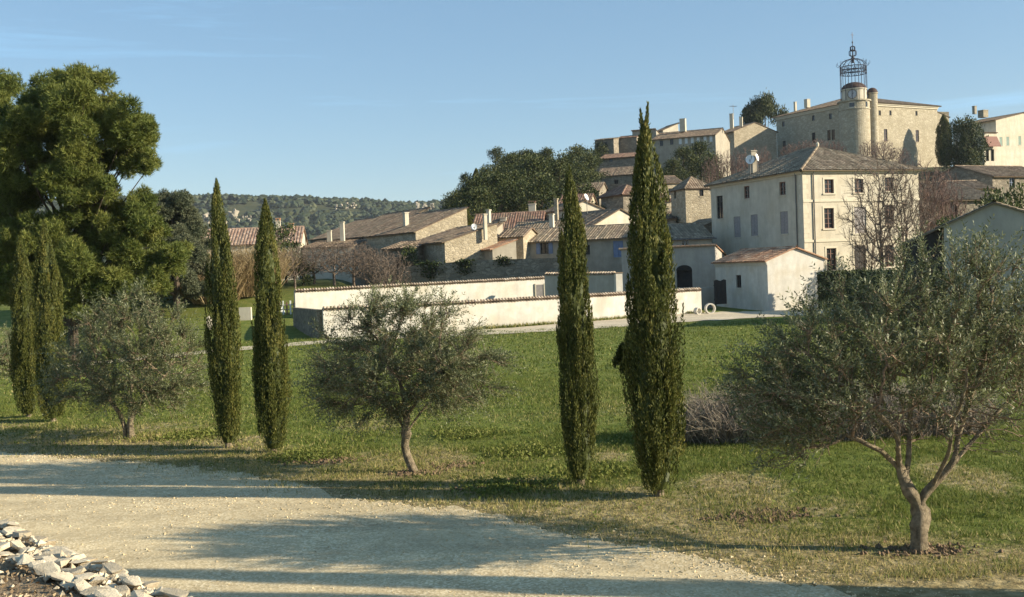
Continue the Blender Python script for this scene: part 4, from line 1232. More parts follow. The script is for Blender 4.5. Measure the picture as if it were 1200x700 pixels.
b = Bld('crest_house', 'crest house with small lit gable peeping over the long row roof', 'house', 777, 153, 250, 20, pxW=795, D=6)
b.walls(M['cream']).roof('shed_u', 1.6, 'tile_brown', .3, .45, .7, 22).finish()
b = Bld('crest_house', 'low crest house just right of the tip of the tallest cypress', 'house', 741, 158, 245, -20, pxW=768, D=6)
b.walls(M['grey_plaster']).roof('shed_back', .8, 'tile_brown', .2, .45, .7, 23).finish()
b = Bld('crest_house', 'leftmost crest house, flat topped, with two small windows above the trees', 'house', 697, 165, 240, -22, pxW=719, D=5)
for px, py in ((701, 171), (710, 169.5)): b.window('front', px, py, .7, 1.1, 'pane', 'dark_wood', None, bars=0)
b.walls(M['stone_grey']).roof('shed_front', .7, 'tile_grey', .2, .45, .7, 24).finish()
b = Bld('crest_house', 'crest house in shade between the leftmost one and the tallest cypress', 'house', 721, 163, 243, -22, pxW=746, D=5)
b.walls(M['stone_grey']).roof('shed_front', .9, 'tile_dark', .2, .45, .7, 25).finish()
b = Bld('crest_barn', 'barn with a lit eave line and plank doors below the leftmost crest house', 'barn', 701, 187, 228, -20, pxW=748, D=6)
b.window('front', 716, 189, .8, 1.2, 'pane', 'dark_wood', None, bars=0); b.window('front', 729, 195, 2.2, 2.6, 'door', 'shutter_grey', None)
b.walls(M['stone_grey']).roof('shed_front', 1.4, 'tile_dark', .4, .45, .7, 26).finish()

# -- long low farmhouse on the left
b = Bld('farmhouse', 'long low farmhouse with orange tile roof behind the pair of left cypresses', 'farmhouse', 190, 290, 112, 6, pxW=352, D=8)
for px in (225, 330): b.window('front', px, 302, .9, 1.2, 'closed', 'shutter_grey')
b.walls(M['cream']).roof('gable_u', 1.75, 'tile_pink', .35, .32, .45, 30).finish()
b.chim_px(326.5, 272, 260, 5, 5, 'cream', 'tile_red'); b.chim_px(342, 276, 266, 5, 5, 'grey_plaster', 'tile_red')
b = Bld('farm_annex', 'low ruined annex with two stubby chimneys right of the farmhouse', 'outbuilding', 352, 292, 114, -8, pxW=412, D=6)
b.walls(M['cream']).roof('shed_front', .8, 'tile_brown', .3, .27, .42, 31).finish()
b.chim_px(386.5, 282, 271, 5, 5, 'cream', None); b.chim_px(401.5, 278, 261, 4.5, 5, 'cream', None)

# -- right edge: shed, roofs and the house with green shutters
b = Bld('shed', 'blue grey rendered shed with low gable behind the nearest olive tree', 'shed', 1106, 266, 60, -22, pxW=1236, D=8, z0=-1.3)
b.walls(M['pale_grey']).roof('gable_v', 1.15, 'tile_grey', .45, .25, .4, 32, ridge_frac=.47).finish()
b = Bld('carport', 'dark open carport roof leaning on the blue grey shed', 'carport', 1058, 288, 63, -20, pxW=1104, D=5, z0=-1.3)
b.window('front', t=b.W / 2, z=1.25, w=b.W - .6, h=2.3, style='void')
b.walls(M['dark_wood']).roof('shed_u', .9, 'tile_brown', .2, .25, .4, 33).finish()  # dark wall colour stands for the shade under the roof
b = Bld('long_barn', 'barn with a grey side gable and brown tile roof below the castle trees', 'barn', 1163, 207, 120, 26, pxW=1240, D=10)
b.window('front', 1186, 209, .9, 1.1, 'pane', 'shutter_blue', None, bars=1)
b.walls(M['stone_grey']).roof('gable_u', 1.6, 'tile_brown', .4, .28, .42, 34).finish()
b = Bld('long_barn', 'low building under a lichened tile roof right of the three storey house', 'barn', 1092, 236, 100, 10, pxW=1176, D=9)
b.window('front', 1117, 247, .8, 1.2, 'pane', 'dark_wood', None, bars=1)
b.walls(M['stone_grey']).roof('shed_front', 2.3, 'tile_grey', .35, .27, .42, 35).finish()
b = Bld('green_shutter_house', 'pale house with green shutters right of the castle, its side gable in shade', 'house', 1167, 141, 205, 26, W=16, pxD=1116)
for px in (1173, 1181, 1195): b.window('front', px, 166 - (px - 1173) * .05, .8, 1.7, 'closed', 'shutter_green')
b.window('left', 1141, 175, 1, 1.5, 'pane', 'dark_wood', None)
b.walls(M['cream']).roof('gable_v', 1.6, 'tile_brown', .5, .4, .6, 36).finish()
b.chim_px(1142, 131, 125, 3.5, 10, 'grey_plaster', None); b.chim_px(1152, 135, 130, 8, 5, 'stone_warm', None)
b = Bld('awning_annex', 'small annex with a brown awning in front of the green shuttered house', 'outbuilding', 1153, 156, 200, 24, pxW=1168, D=5)
b.window('front', 1157, 182, .9, 2.2, 'void'); b.window('front', 1163, 182, .9, 2.2, 'void')
b.walls(M['cream']).roof('shed_front', .4, 'tile_brown', .2, .4, .6, 37).finish()
t0, z0_ = b.on('front', 1160, 160); t1, z1_ = b.on('front', 1160, 172)
mb = MB(); mb.quad(b.pt('front', .0, z0_, .02), b.pt('front', b.W, z0_, .02), b.pt('front', b.W, z1_, 1.0), b.pt('front', 0, z1_, 1.0)); mb.quad(b.pt('front', .0, z0_ - .1, .02), b.pt('front', b.W, z0_ - .1, .02), b.pt('front', b.W, z1_ - .1, 1.0), b.pt('front', 0, z1_ - .1, 1.0)); mb.build('awning', M['awning'], b.root)

# -- the castle
b = Bld('castle', 'pale stone castle with a round corner tower and wrought iron bell cage on the hilltop', 'castle', 1001, 119, 252, 29, pxW=1098, pxD=909, z0=18.5)
for px, py in ((1031, 132.5), (1043.5, 132.5), (1074, 133)): b.window('front', px, py, .75, 1.15, 'pane', 'dark_wood', None, bars=0)
for px, py in ((1038, 158.5), (1075, 159.5)): b.window('front', px, py, 1.15, 2.9, 'pane', 'wood_frame', None, bars=3)
for px, py in ((953, 138.5), (973, 136.5), (918, 145.5)): b.window('left', px, py, .9, 1.3, 'pane', 'dark_wood', None, bars=0)
for px, py in ((953.5, 161.5), (971.5, 158.5), (976.5, 158), (919, 171)): b.window('left', px, py, 1.1, 2.5, 'pane', 'dark_wood', None, bars=2)
b.walls(M['stone_castle']).roof('hip', 3.7, 'tile_brown', .7, .45, .7, 40).cornice('dress', .8, .45).finish()
b.chim_px(946, 124, 117, 5, 14, 'cream', None); b.chim_px(932, 128, 120, 2.5, 18, 'cream', None)
for px, sx in ((927, -1),):
    pass
Rt_ = 3.5; cx, cy = .3, .3
def drum(name, x, y, z0, z1, r0, r1, m, parent, n=32, cap=True):
    mb = MB(); tube(mb, [(x, y, z0), (x, y, (z0 + z1) / 2), (x, y, z1)], [r0, (r0 + r1) / 2, r1], n)
    return mb.build(name, m, parent, False)
def rot_profile(name, x, y, prof, m, parent, n=24, smooth=True):
    mb = MB(); V, Fc = [], []
    for r, z in prof:
        for k in range(n): a = 2 * math.pi * k / n; V.append((x + r * math.cos(a), y + r * math.sin(a), z))
    for q in range(len(prof) - 1):
        for k in range(n): Fc.append((q * n + k, q * n + (k + 1) % n, (q + 1) * n + (k + 1) % n, (q + 1) * n + k))
    mb.add(V, Fc); return mb.build(name, m, parent, smooth)
H = b.H
tw = rot_profile('corner_tower', cx, cy, [(Rt_ * 1.03, 0), (Rt_, 6), (Rt_, H - 2.2), (Rt_ + .12, H - 2.15), (Rt_ + .12, H - 1.85), (Rt_, H - 1.8), (Rt_, H - .35), (Rt_ + .35, H - .2), (Rt_ + .35, H + .1), (2.0, H + .12)], M['stone_castle'], b.root, 40, False)
dr = rot_profile('clock_drum', cx, cy, [(2.85, H), (2.85, H + 2.5), (3.05, H + 2.6), (3.05, H + 2.8), (2.8, H + 2.85)], M['cream'], b.root, 36, False)
rot_profile('dome', cx, cy, [(2.95, H + 2.8)] + [(2.9 * math.cos(q), H + 2.8 + 1.75 * math.sin(q)) for q in np.linspace(.1, 1.5, 7)] + [(.02, H + 4.57)], M['dome'], dr)
t2x, t2y = cx + 3.5, cy - 2.35
t2 = rot_profile('stair_turret', t2x, t2y, [(1.15, 0), (1.15, H + 1.5), (1.3, H + 1.6), (1.3, H + 1.8)], M['stone_castle'], b.root, 24, False)
rot_profile('dome', t2x, t2y, [(1.3, H + 1.8)] + [(1.28 * math.cos(q), H + 1.8 + 1.25 * math.sin(q)) for q in np.linspace(.1, 1.5, 6)] + [(.01, H + 3.07)], M['dome'], t2, 18)
# small windows of the tower and turret
def curved_window(parent, x, y, r, ang, z, w, h):
    mb = MB(); ca, sa = math.cos(ang), math.sin(ang)
    for (dt, dz, ww, hh, o0, o1) in ((0, 0, w, h, -.2, .03), (0, h / 2 + .1, w + .3, .2, -.1, .1), (0, -h / 2 - .1, w + .3, .2, -.1, .12)):
        V = []
        for o in (o0, o1):
            for (a_, b_) in ((-1, -1), (1, -1), (1, 1), (-1, 1)):
                t_ = dt + a_ * ww / 2; V.append((x + (r + o) * ca - t_ * sa, y + (r + o) * sa + t_ * ca, z + dz + b_ * hh / 2))
        q = MB() if dz == 0 else mb
        q.add(V, [(0, 1, 2, 3), (4, 5, 6, 7), (0, 1, 5, 4), (1, 2, 6, 5), (2, 3, 7, 6), (3, 0, 4, 7)])
        if dz == 0: pane = q
    win = mb.build('window', M['dress'], b.root); pane.build('pane', M['pane'], win)
to_cam = math.atan2(-b.O.y, -b.O.x) - b.a
for ang, z, w, h in ((to_cam - .15, H - 1.15, 1.1, 1.0), (to_cam + .9, H - 1.1, .6, 1.3), (to_cam + .75, H - 14.5, .6, 1.4)): curved_window(b.root, cx, cy, Rt_, ang, z, w, h)
# clock face on the drum
ang = to_cam - .12
mb = MB(); f = np.array([math.cos(ang), math.sin(ang), 0]); sd = np.array([-f[1], f[0], 0]); c0 = np.array([cx, cy, H + 1.4])
def disc(mb, off, r, n=28, r_in=0.0, tint=.5):
    V = [c0 + f * off + r * (math.cos(k * 2 * math.pi / n) * sd + math.sin(k * 2 * math.pi / n) * np.array([0, 0, 1])) for k in range(n)]
    W = [c0 + f * (2.3) + r * (math.cos(k * 2 * math.pi / n) * sd + math.sin(k * 2 * math.pi / n) * np.array([0, 0, 1])) for k in range(n)]
    mb.add(V, [list(range(n))], tint); mb.add(V + W, [(k, (k + 1) % n, (k + 1) % n + n, k + n) for k in range(n)], tint)
M['clock'] = mat_flat('clock dial', (.42, .43, .44), .5)
rim = MB(); disc(rim, 2.93, 1.12); clk = rim.build('clock_face', M['stone_grey'], dr)
mb = MB(); disc(mb, 2.95, .95)
dial = mb.build('dial', M['clock'], dr)
mb = MB()
def hand(a0, r0, r1, w):
    d = math.cos(a0) * np.array([0, 0, 1]) + math.sin(a0) * sd; e = -math.sin(a0) * np.array([0, 0, 1]) + math.cos(a0) * sd
    q = c0 + f * 2.965
    mb.quad(q + d * r0 - e * w, q + d * r1 - e * w * .6, q + d * r1 + e * w * .6, q + d * r0 + e * w)
for k in range(12): hand(k * math.pi / 6, .72, .88, .035)
hand(.9, -.1, .5, .05); hand(3.6, -.1, .75, .035)
mb.build('clock_hands', M['iron'], dr)
# wrought iron bell cage
cage = empty('bell_cage', (0, 0, 0)); del_ = cage
mb = MB(); rc = 2.95; zc = H + .1
ringz = (zc + 6.4, zc + 8.0)
for k in range(12):
    a = 2 * math.pi * k / 12 + .1; q = np.array([math.cos(a), math.sin(a), 0])
    p0 = np.array([cx, cy, 0]) + q * (rc + .05)
    tube(mb, [p0 + [0, 0, zc], p0 + [0, 0, ringz[1]]], .075, 4)
    s = np.linspace(0, 1, 9)
    arc = np.stack([np.array([cx, cy, ringz[1]]) + q * (rc * math.cos(t * 1.45) + .25 * math.sin(t * 3.1)) * (1 - .12 * t) + [0, 0, 1.9 * math.sin(t * 1.5)] for t in s])
    tube(mb, arc, .06, 4)
    s = np.linspace(0, 4.6, 10)
    scr = np.stack([np.array([cx, cy, ringz[1] + .9]) + q * (rc + .55 + .75 * (1 - t / 6.5) * math.cos(t + 2.4)) + [0, 0, .95 * (1 - t / 6.5) * math.sin(t + 2.4)] for t in s])
    tube(mb, scr, .045, 4)
for z in (ringz[0], (ringz[0] + ringz[1]) / 2, ringz[1]):
    aa = np.linspace(0, 2 * math.pi, 33); tube(mb, np.stack([cx + (rc + .05) * np.cos(aa), cy + (rc + .05) * np.sin(aa), 0 * aa + z], -1), .09, 4, cap=False)
for k in range(36):
    a = 2 * math.pi * k / 36; q = np.array([math.cos(a), math.sin(a), 0]) * (rc + .05) + [cx, cy, 0]
    a2 = a + .17; q2 = np.array([math.cos(a2), math.sin(a2), 0]) * (rc + .05) + [cx, cy, 0]
    tube(mb, [q + [0, 0, ringz[0]], q2 + [0, 0, ringz[1]]], .04, 4); tube(mb, [q2 + [0, 0, ringz[0]], q + [0, 0, ringz[1]]], .04, 4)
bpy.data.objects.remove(cage)
cage = mb.build('bell_cage', M['iron'], b.root)
zt = ringz[1] + 1.9
sp = rot_profile('spire', cx, cy, [(.35, zt - .9), (.25, zt), (.5, zt + .2), (.2, zt + .6), (.12, zt + 1.6), (.3, zt + 2.0), (.12, zt + 2.4), (.07, zt + 3.6), (.22, zt + 3.9), (.05, zt + 4.2), (.04, zt + 5.0)], M['iron'], cage, 10)
mb = MB()
for k in range(8):
    a = 2 * math.pi * k / 8; q = np.array([math.cos(a), math.sin(a), 0]); c_ = np.array([cx, cy, zt + 1.2])
    for R_, zz, hh in ((.95, 0, 1.5), (.65, 1.2, 1.2)):
        s = np.linspace(0, math.pi, 8)
        tube(mb, np.stack([c_ + q * R_ * math.sin(t) * (1 + .15 * math.sin(3 * t)) + [0, 0, zz + hh * (.5 - .5 * math.cos(t)) - .6] for t in s]), .085, 4)
mb.build('scrollwork', M['iron'], cage)
mb = MB(); z = zt + 5.0; mb.box(cx - .05, cy - .05, z - .2, cx + .05, cy + .05, z + 1.2); mb.box(cx - .42, cy - .04, z + .55, cx + .42, cy + .04, z + .67)
mb.build('cross', M['iron'], cage)
# low wing right of the castle
b = Bld('castle_wing', 'low wing with lean to roof against the right end of the castle', 'wing', 1098, 131, 268, 20, pxW=1112, D=8)
b.walls(M['stone_castle']).roof('shed_u', -1.4, 'tile_brown', .3, .45, .7, 41).finish()

# ------------------------------------------------------------------ garden walls
def garden_wall(name, label, pts, zb, zt, m, tile='tile_coping', th=.34, pitch=.22, cat='wall', tiles=True):
    """pts: ground points (x,y); zb/zt bottom and top heights per point"""
    c = pts[0]; root = empty(name, (c[0], c[1], zb[0]), 0, label, cat)
    o = np.array([c[0], c[1], zb[0]]); mb = MB(); tm = MB(); g = np.random.default_rng(int(abs(c[0] * 13)) + 1)
    for k in range(len(pts) - 1):
        p, q = np.array([*pts[k], 0.]), np.array([*pts[k + 1], 0.])
        d = (q - p) / np.linalg.norm(q - p); n = np.array([d[1], -d[0], 0]) * th / 2
        L_ = np.linalg.norm(q - p); m_ = max(1, int(L_ / 2.5))
        for j in range(m_):
            f0, f1 = j / m_, (j + 1) / m_
            a, b_ = p + (q - p) * f0, p + (q - p) * f1
            w0, w1 = .03 * g.normal(), .03 * g.normal()
            V = [a + n, b_ + n, b_ - n, a - n]; zb0, zb1 = zb[k] + (zb[k + 1] - zb[k]) * f0, zb[k] + (zb[k + 1] - zb[k]) * f1; z0, z1 = zt[k] + (zt[k + 1] - zt[k]) * f0, zt[k] + (zt[k + 1] - zt[k]) * f1
            lo = [V[0] + [0, 0, zb0 - .5], V[1] + [0, 0, zb1 - .5], V[2] + [0, 0, zb1 - .5], V[3] + [0, 0, zb0 - .5]]; hi = [V[0] + [0, 0, z0], V[1] + [0, 0, z1], V[2] + [0, 0, z1], V[3] + [0, 0, z0]]
            mb.add(np.array(lo + hi) - o, [(0, 1, 5, 4), (1, 2, 6, 5), (2, 3, 7, 6), (3, 0, 4, 7), (4, 5, 6, 7)])
        if tiles:
            nt_ = int(L_ / pitch)
            f = (np.arange(nt_) + .5) / nt_
            mid = p + (q - p) * f[:, None]; z = zt[k] + (zt[k + 1] - zt[k]) * f + g.normal(0, .008, nt_)
            ap = mid + np.stack([0 * f, 0 * f, z + .17], -1)
            e = n * 1.55
            for sg in (1, -1):
                lowp = mid + e * sg + np.stack([0 * f, 0 * f, z + .03], -1)
                segs(tm, ap - o, lowp - o, pitch * .40, pitch * .46, 6, g.beta(2, 2, nt_))
    mb.build('wall', M[m], root)
    if tiles: tag(tm.build('tile_coping', M[tile], root), kind='stuff')
    return root
def gp(px, Y, py=345):
    q = P(px, py, Y); return (q.x, q.y)
# front wall: left return, long front, end pier
K0, K1, K2, K3 = gp(345, 76), gp(377, 66.5), gp(660, 73), gp(820, 78.5)
zz = lambda px, py, Y: P(px, py, Y).z
garden_wall('garden_wall', 'long sunlit white garden wall with tile coping at the far edge of the meadow', [K1, gp(480, 68.6), K2, K3],
            [zz(377, 394, 66.5), zz(480, 389, 68.6), zz(660, 381.5, 73), zz(820, 368, 78.5)], [zz(377, 363.5, 66.5), zz(480, 359.5, 68.6), zz(660, 349.5, 73), zz(820, 340.5, 78.5)], 'white_plaster')
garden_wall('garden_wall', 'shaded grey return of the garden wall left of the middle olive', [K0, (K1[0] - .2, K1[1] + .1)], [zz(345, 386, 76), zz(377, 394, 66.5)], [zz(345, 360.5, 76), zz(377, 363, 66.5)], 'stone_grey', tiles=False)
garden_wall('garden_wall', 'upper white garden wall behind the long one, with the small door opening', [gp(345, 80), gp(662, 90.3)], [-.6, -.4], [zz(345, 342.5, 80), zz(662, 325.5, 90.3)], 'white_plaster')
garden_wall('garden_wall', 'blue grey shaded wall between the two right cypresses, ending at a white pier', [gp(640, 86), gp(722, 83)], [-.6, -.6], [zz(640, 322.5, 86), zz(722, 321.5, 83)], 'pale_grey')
def pier(px, py0, py1, wpx, Y, label, m='white_plaster'):
    q = P(px, py1, Y); w = wpx * Y / FPX; z1 = zz(px, py0, Y); z0 = -.9
    r = empty('gate_pier', (q.x, q.y, z0), .2, label, 'pier')
    mb = MB(); mb.box(-w / 2, -.25, 0, w / 2, .3, z1 - z0); mb.build('shaft', M[m], r)
    mb = MB(); mb.box(-w / 2 - .05, -.3, z1 - z0, w / 2 + .05, .35, z1 - z0 + .08); mb.build('cap', M['tile_brown'], r)
pier(725, 320.5, 340, 8, 82.6, 'small sunlit white pier at the end of the shaded wall')
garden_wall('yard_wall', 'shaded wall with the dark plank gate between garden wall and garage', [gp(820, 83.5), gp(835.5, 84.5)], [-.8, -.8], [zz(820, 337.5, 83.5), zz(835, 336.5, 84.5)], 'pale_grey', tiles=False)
# small dark door in the upper white wall
q = P(632.5, 340, 89.2)
r = empty('wall_door', (q.x, q.y - .35, -.6), .1, 'narrow grey door in the upper white garden wall', 'door')
mb = MB(); mb.box(-.32, -.06, 0, .32, .06, zz(632, 333.5, 89.8) + .6)
mb.build('leaf', M['shutter_grey'], r); mb = MB(); mb.box(-.42, -.09, 0, -.32, .09, zz(632, 333, 89.8) + .65); mb.box(.32, -.09, 0, .42, .09, zz(632, 333, 89.8) + .65); mb.build('frame', M['dress'], r)
# plank gate
q = P(844, 342, 82.5)
r = empty('plank_gate', (q.x, q.y, zz(844, 356.5, 82.5)), .45, 'dark brown plank gate in the shade beside the garage', 'gate')
gw, gh = 17.5 * 82.5 / FPX, 28 * 82.5 / FPX
for k in range(8):
    mb = MB(); x0 = -gw / 2 + gw * k / 8; mb.box(x0, -.04, 0, x0 + gw / 8 - .015, .0, gh + .05 * math.sin(k * 1.3)); mb.build('plank', M['dark_wood'], r)
mb = MB(); mb.box(-gw / 2, 0.002, .3, gw / 2, .05, .42); mb.box(-gw / 2, .002, gh - .45, gw / 2, .05, gh - .33); mb.build('rail', M['dark_wood'], r)
# two white stone rings lying against the wall end
def ring_stone(px, py, Y, rpx, label, rz):
    rad = rpx * Y / FPX; q = P(px, py, Y); z = float(ground(q.x, q.y))
    r = empty('stone_ring', (q.x, q.y, z), rz, label, 'stone ring')
    mb = MB(); V, Fc = [], []; n = 20
    for (rr_, y) in ((rad, -.16), (rad, .16), (rad * .78, .16), (rad * .78, -.16)):
        for k in range(n): a = 2 * math.pi * k / n; V.append((rr_ * math.cos(a), y, rad + rr_ * math.sin(a)))
    for s_ in range(4):
        for k in range(n): Fc.append((s_ * n + k, s_ * n + (k + 1) % n, ((s_ + 1) % 4) * n + (k + 1) % n, ((s_ + 1) % 4) * n + k))
    mb.add(V, Fc); mb.build('ring', M['white_plaster'], r, False)
ring_stone(832, 361, 77.3, 6.3, 'larger white ring propped up by the end of the garden wall', .2)
ring_stone(817.5, 364, 76.6, 4.2, 'smaller white ring at the end of the garden wall', .6)

# retaining walls of the village
def retaining(label, pts, zb, zt, m):
    garden_wall('retaining_wall', label, pts, zb, zt, m, tiles=False, th=.6)
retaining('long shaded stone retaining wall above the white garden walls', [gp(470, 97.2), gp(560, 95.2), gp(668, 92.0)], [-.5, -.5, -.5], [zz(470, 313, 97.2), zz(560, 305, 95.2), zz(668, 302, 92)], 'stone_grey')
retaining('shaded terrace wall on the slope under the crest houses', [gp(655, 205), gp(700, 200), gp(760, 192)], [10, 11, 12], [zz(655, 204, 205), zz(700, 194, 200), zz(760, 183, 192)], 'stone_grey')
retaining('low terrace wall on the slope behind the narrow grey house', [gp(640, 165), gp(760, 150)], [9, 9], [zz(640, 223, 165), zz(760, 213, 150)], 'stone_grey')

# ------------------------------------------------------------------ other trees and shrubs
def clump_crown(clumps, per, leaf, lw, m, seed, name='crown', upb=.35, needle=False, tvar=.16):
    """clumps: (x,y,z,r) in metres; leaves sit through each clump, more on its outer shell"""
    g = np.random.default_rng(seed); mb = MB()
    C = np.array(clumps, float)
    w = C[:, 3] ** 2; n = (per * w / w.mean()).astype(int)
    q = np.repeat(np.arange(len(C)), n); N_ = len(q)
    d = nrm(g.normal(size=(N_, 3)) + [0, 0, .25])
    lump = 1 + .22 * np.sin(d[:, 0] * 5 + q) * np.sin(d[:, 1] * 6 + 2 * q) + .1 * g.normal(size=N_)
    p = C[q, :3] + d * (C[q, 3] * lump * g.random(N_) ** .4)[:, None] * [1, 1, .85]
    tv = g.normal(0, tvar, len(C))[q]
    if needle:
        k = 7
        p2 = np.repeat(p, k, 0); d2 = np.repeat(d, k, 0) * .8 + g.normal(0, .75, (N_ * k, 3)) + [0, 0, upb]
        blades(mb, p2, d2, g.uniform(leaf * .6, leaf * 1.3, N_ * k), lw, g, np.clip(np.repeat(.5 + tv, k) + g.normal(0, .17, N_ * k), 0, 1))
    else:
        leaves(mb, p, d * .6 + g.normal(0, .6, p.shape) + [0, 0, upb], g.uniform(leaf * .6, leaf * 1.3, N_), g.uniform(lw * .7, lw * 1.3, N_), g, np.clip(.48 + tv + g.normal(0, .2, N_), 0, 1))
    return mb.mesh(name, m)

def limbs_mesh(H, r, targets, seed, m='bark', base=(0, 0)):
    g = np.random.default_rng(seed); mb = MB()
    tube(mb, [(base[0], base[1], -.4), (base[0] + .1, base[1], H * .3), (base[0] - .05, base[1] + .1, H * .65), (base[0], base[1], H * .92)], [r * 1.2, r, r * .7, r * .2], 8, g, .06)
    for t in targets:
        t = np.array(t[:3]); s = np.array([base[0], base[1], min(max(t[2] * .55, H * .12), H * .8)])
        mid = s * .5 + t * .5 + [0, 0, -.05 * H]
        tube(mb, [s, mid, t], [r * .4, r * .25, r * .06], 5, g, .05)
    return mb.mesh('trunk', M[m])

# the big pine on the left: clumps located from the photograph, at their own depths
def big_pine(px0, Y, spec, seed, label):
    b0 = P(px0, 340, Y); gz_ = float(ground(b0.x, b0.y)); o = Vector((b0.x, b0.y, gz_))
    r = empty('pine_tree', o, 0, label, 'pine tree', 'large pines at the left edge')
    rg = random.Random(seed); cl = []
    for (px, py, rp) in spec:
        rad = rp * Y / FPX
        for k in range(13):
            yy = Y + rg.uniform(-3.2, 3.2) * (1 - abs(px - px0) / 220.0)
            a_, f_ = rg.uniform(0, 6.28), rg.random() ** .6
            q = P(px + f_ * math.cos(a_) * rp, py + f_ * math.sin(a_) * rp * .9, yy) - o
            cl.append((q.x, q.y, q.z, min(1.0, rad * rg.uniform(.22, .5) + .12)))
    link_mesh('crown', clump_crown(cl, 190, .2, .035, M['pine'], seed, needle=True, upb=.45, tvar=.13), r)
    link_mesh('trunk', limbs_mesh(9.5, .2, cl[::9], seed), r)
    return r
big_pine(82, 50, [(100, 112, 34), (62, 118, 32), (135, 138, 28), (160, 160, 20), (168, 150, 12), (30, 140, 30), (105, 160, 36), (60, 165, 36), (20, 185, 34), (150, 185, 24), (172, 190, 12), (110, 200, 24), (60, 215, 32), (15, 235, 32),
                  (165, 240, 16), (150, 262, 24), (175, 275, 18), (120, 285, 28), (165, 308, 24), (190, 300, 14), (60, 270, 30), (20, 290, 30), (90, 318, 24), (140, 325, 16), (45, 325, 20), (90, 245, 26), (120, 225, 14), (75, 300, 26), (110, 335, 20), (70, 345, 20), (160, 335, 14), (140, 290, 20), (178, 318, 14), (10, 330, 24), (130, 348, 18), (60, 345, 22), (100, 352, 20), (85, 318, 22), (198, 300, 13), (213, 294, 8), (182, 328, 14), (205, 312, 10)], 201, 'largest pine with bright sunlit crown behind the two leftmost cypresses')
big_pine(-40, 57, [(-10, 110, 26), (8, 105, 16), (-40, 130, 34), (5, 150, 26), (-20, 190, 34), (-60, 200, 36), (0, 240, 30), (-40, 260, 34), (-10, 300, 30), (-60, 310, 34)], 202, 'second pine cut off by the left edge, its crown touching the largest pine')
# cedar behind
def stood(px, Y):
    q = P(px, 330, Y); return Vector((q.x, q.y, float(ground(q.x, q.y))))
rg = random.Random(7)
o = stood(205, 82); r = empty('cedar_tree', o, 0, 'grey green cedar with flat layered boughs between the big pine and the farmhouse', 'cedar')
cl = []
for lay in range(9):
    z = 2.2 + lay * .85; rad = 3.7 * (1 - (lay / 9.5) ** 1.5) + .3
    for k in range(9):
        a = rg.uniform(0, 6.28); f = rad * rg.uniform(.3, 1); cl.append((f * math.cos(a), f * math.sin(a), z + rg.uniform(-.2, .2), rg.uniform(.45, .8)))
link_mesh('crown', clump_crown(cl, 480, .2, .055, M['cedar'], 203, needle=True, upb=.1), r); link_mesh('trunk', limbs_mesh(9, .22, cl[::6], 9), r)

# --- tree kinds for the slope and the village (meshes shared between copies)
def kind_round(seed, H, Wd, m, per=90, leaf=.34, n=34, low=.18):
    rg = random.Random(seed); cl = []
    for k in range(n):
        a = rg.uniform(0, 6.28); z = rg.uniform(low, .92); f = Wd / 2 * math.sin(math.pi * min(1, (z - low * .4) / (1.0 - low * .4)) ** .8) * rg.random() ** .5
        cl.append((f * math.cos(a), f * math.sin(a), z * H, rg.uniform(.13, .22) * Wd))
    return clump_crown(cl, per, leaf, leaf * .5, m, seed), limbs_mesh(H * .85, H * .025, cl[::6], seed)
def kind_umbrella(seed, H, Wd, m, per=110, leaf=.34):
    rg = random.Random(seed); cl = []
    for k in range(36):
        a = rg.uniform(0, 6.28); f = Wd / 2 * rg.random() ** .5
        cl.append((f * math.cos(a), f * math.sin(a), H * (.90 - .20 * (2 * f / Wd) ** 2 - rg.uniform(0, .12)), rg.uniform(.10, .16) * Wd))
    return clump_crown(cl, per, leaf, leaf * .45, m, seed), limbs_mesh(H * .8, H * .03, cl[::4], seed)
KIND = {'oak': kind_round(301, 7.0, 6.5, M['forest'], 120), 'oak2': kind_round(302, 7.5, 5.5, M['forest']), 'pinek': kind_round(303, 9.0, 6.0, M['forest'], low=.35), 'umb': kind_umbrella(304, 9.0, 9.0, M['forest'], 300),
        'cone': kind_round(307, 6.0, 5.6, M['forest'], 150, .3, 40, .05), 'bush': kind_round(305, 2.6, 3.0, M['hedge'], 80, .22, 22, .1), 'green': kind_round(306, 6.0, 4.5, M['hedge'], 90, .28, 30, .12)}
def plant(kind, pos, sc, rz, name, label, cat, group=None):
    r = empty(name, pos, rz, label, cat, group)
    c, t = KIND[kind]
    link_mesh('crown', c, r, sc=sc); link_mesh('trunk', t, r, sc=sc)
    return r
rg = random.Random(17)
rowdef = [(132, 470, 640, 15), (150, 500, 700, 16), (172, 520, 700, 16), (196, 528, 705, 17), (222, 535, 705, 18), (245, 552, 712, 18)]
for (Y, p0, p1, dp) in rowdef:
    px = p0 + rg.uniform(0, dp)
    while px < p1:
        q = stood(px, Y + rg.uniform(-8, 8)); s = rg.uniform(.75, 1.12) * (.8 if px < 560 else 1)
        k = rg.choice(['oak', 'oak2', 'pinek', 'oak'])
        plant(k, q, (s, s, s * rg.uniform(.85, 1.1)), rg.uniform(0, 6.28), 'woodland_tree', 'dark evergreen tree in the wood covering the slope left of the crest houses', 'tree', 'trees of the wooded slope')
        px += dp * rg.uniform(.75, 1.3) * 200 / Y
def top_scale(kind_h, px, py, Y):
    q = stood(px, Y); return q, (P(px, py, Y).z - q.z) / kind_h
q, s = top_scale(8.9, 624, 176, 238); plant('umb', q, (1.15, 1.15, s), .5, 'umbrella_pine', 'umbrella pine with flat wide crown at the top of the wooded slope', 'pine tree')
q, s = top_scale(8.9, 903, 110, 285); plant('umb', q, (1.25, 1.25, s), 1.5, 'umbrella_pine', 'umbrella pine rising behind the left end of the castle', 'pine tree')
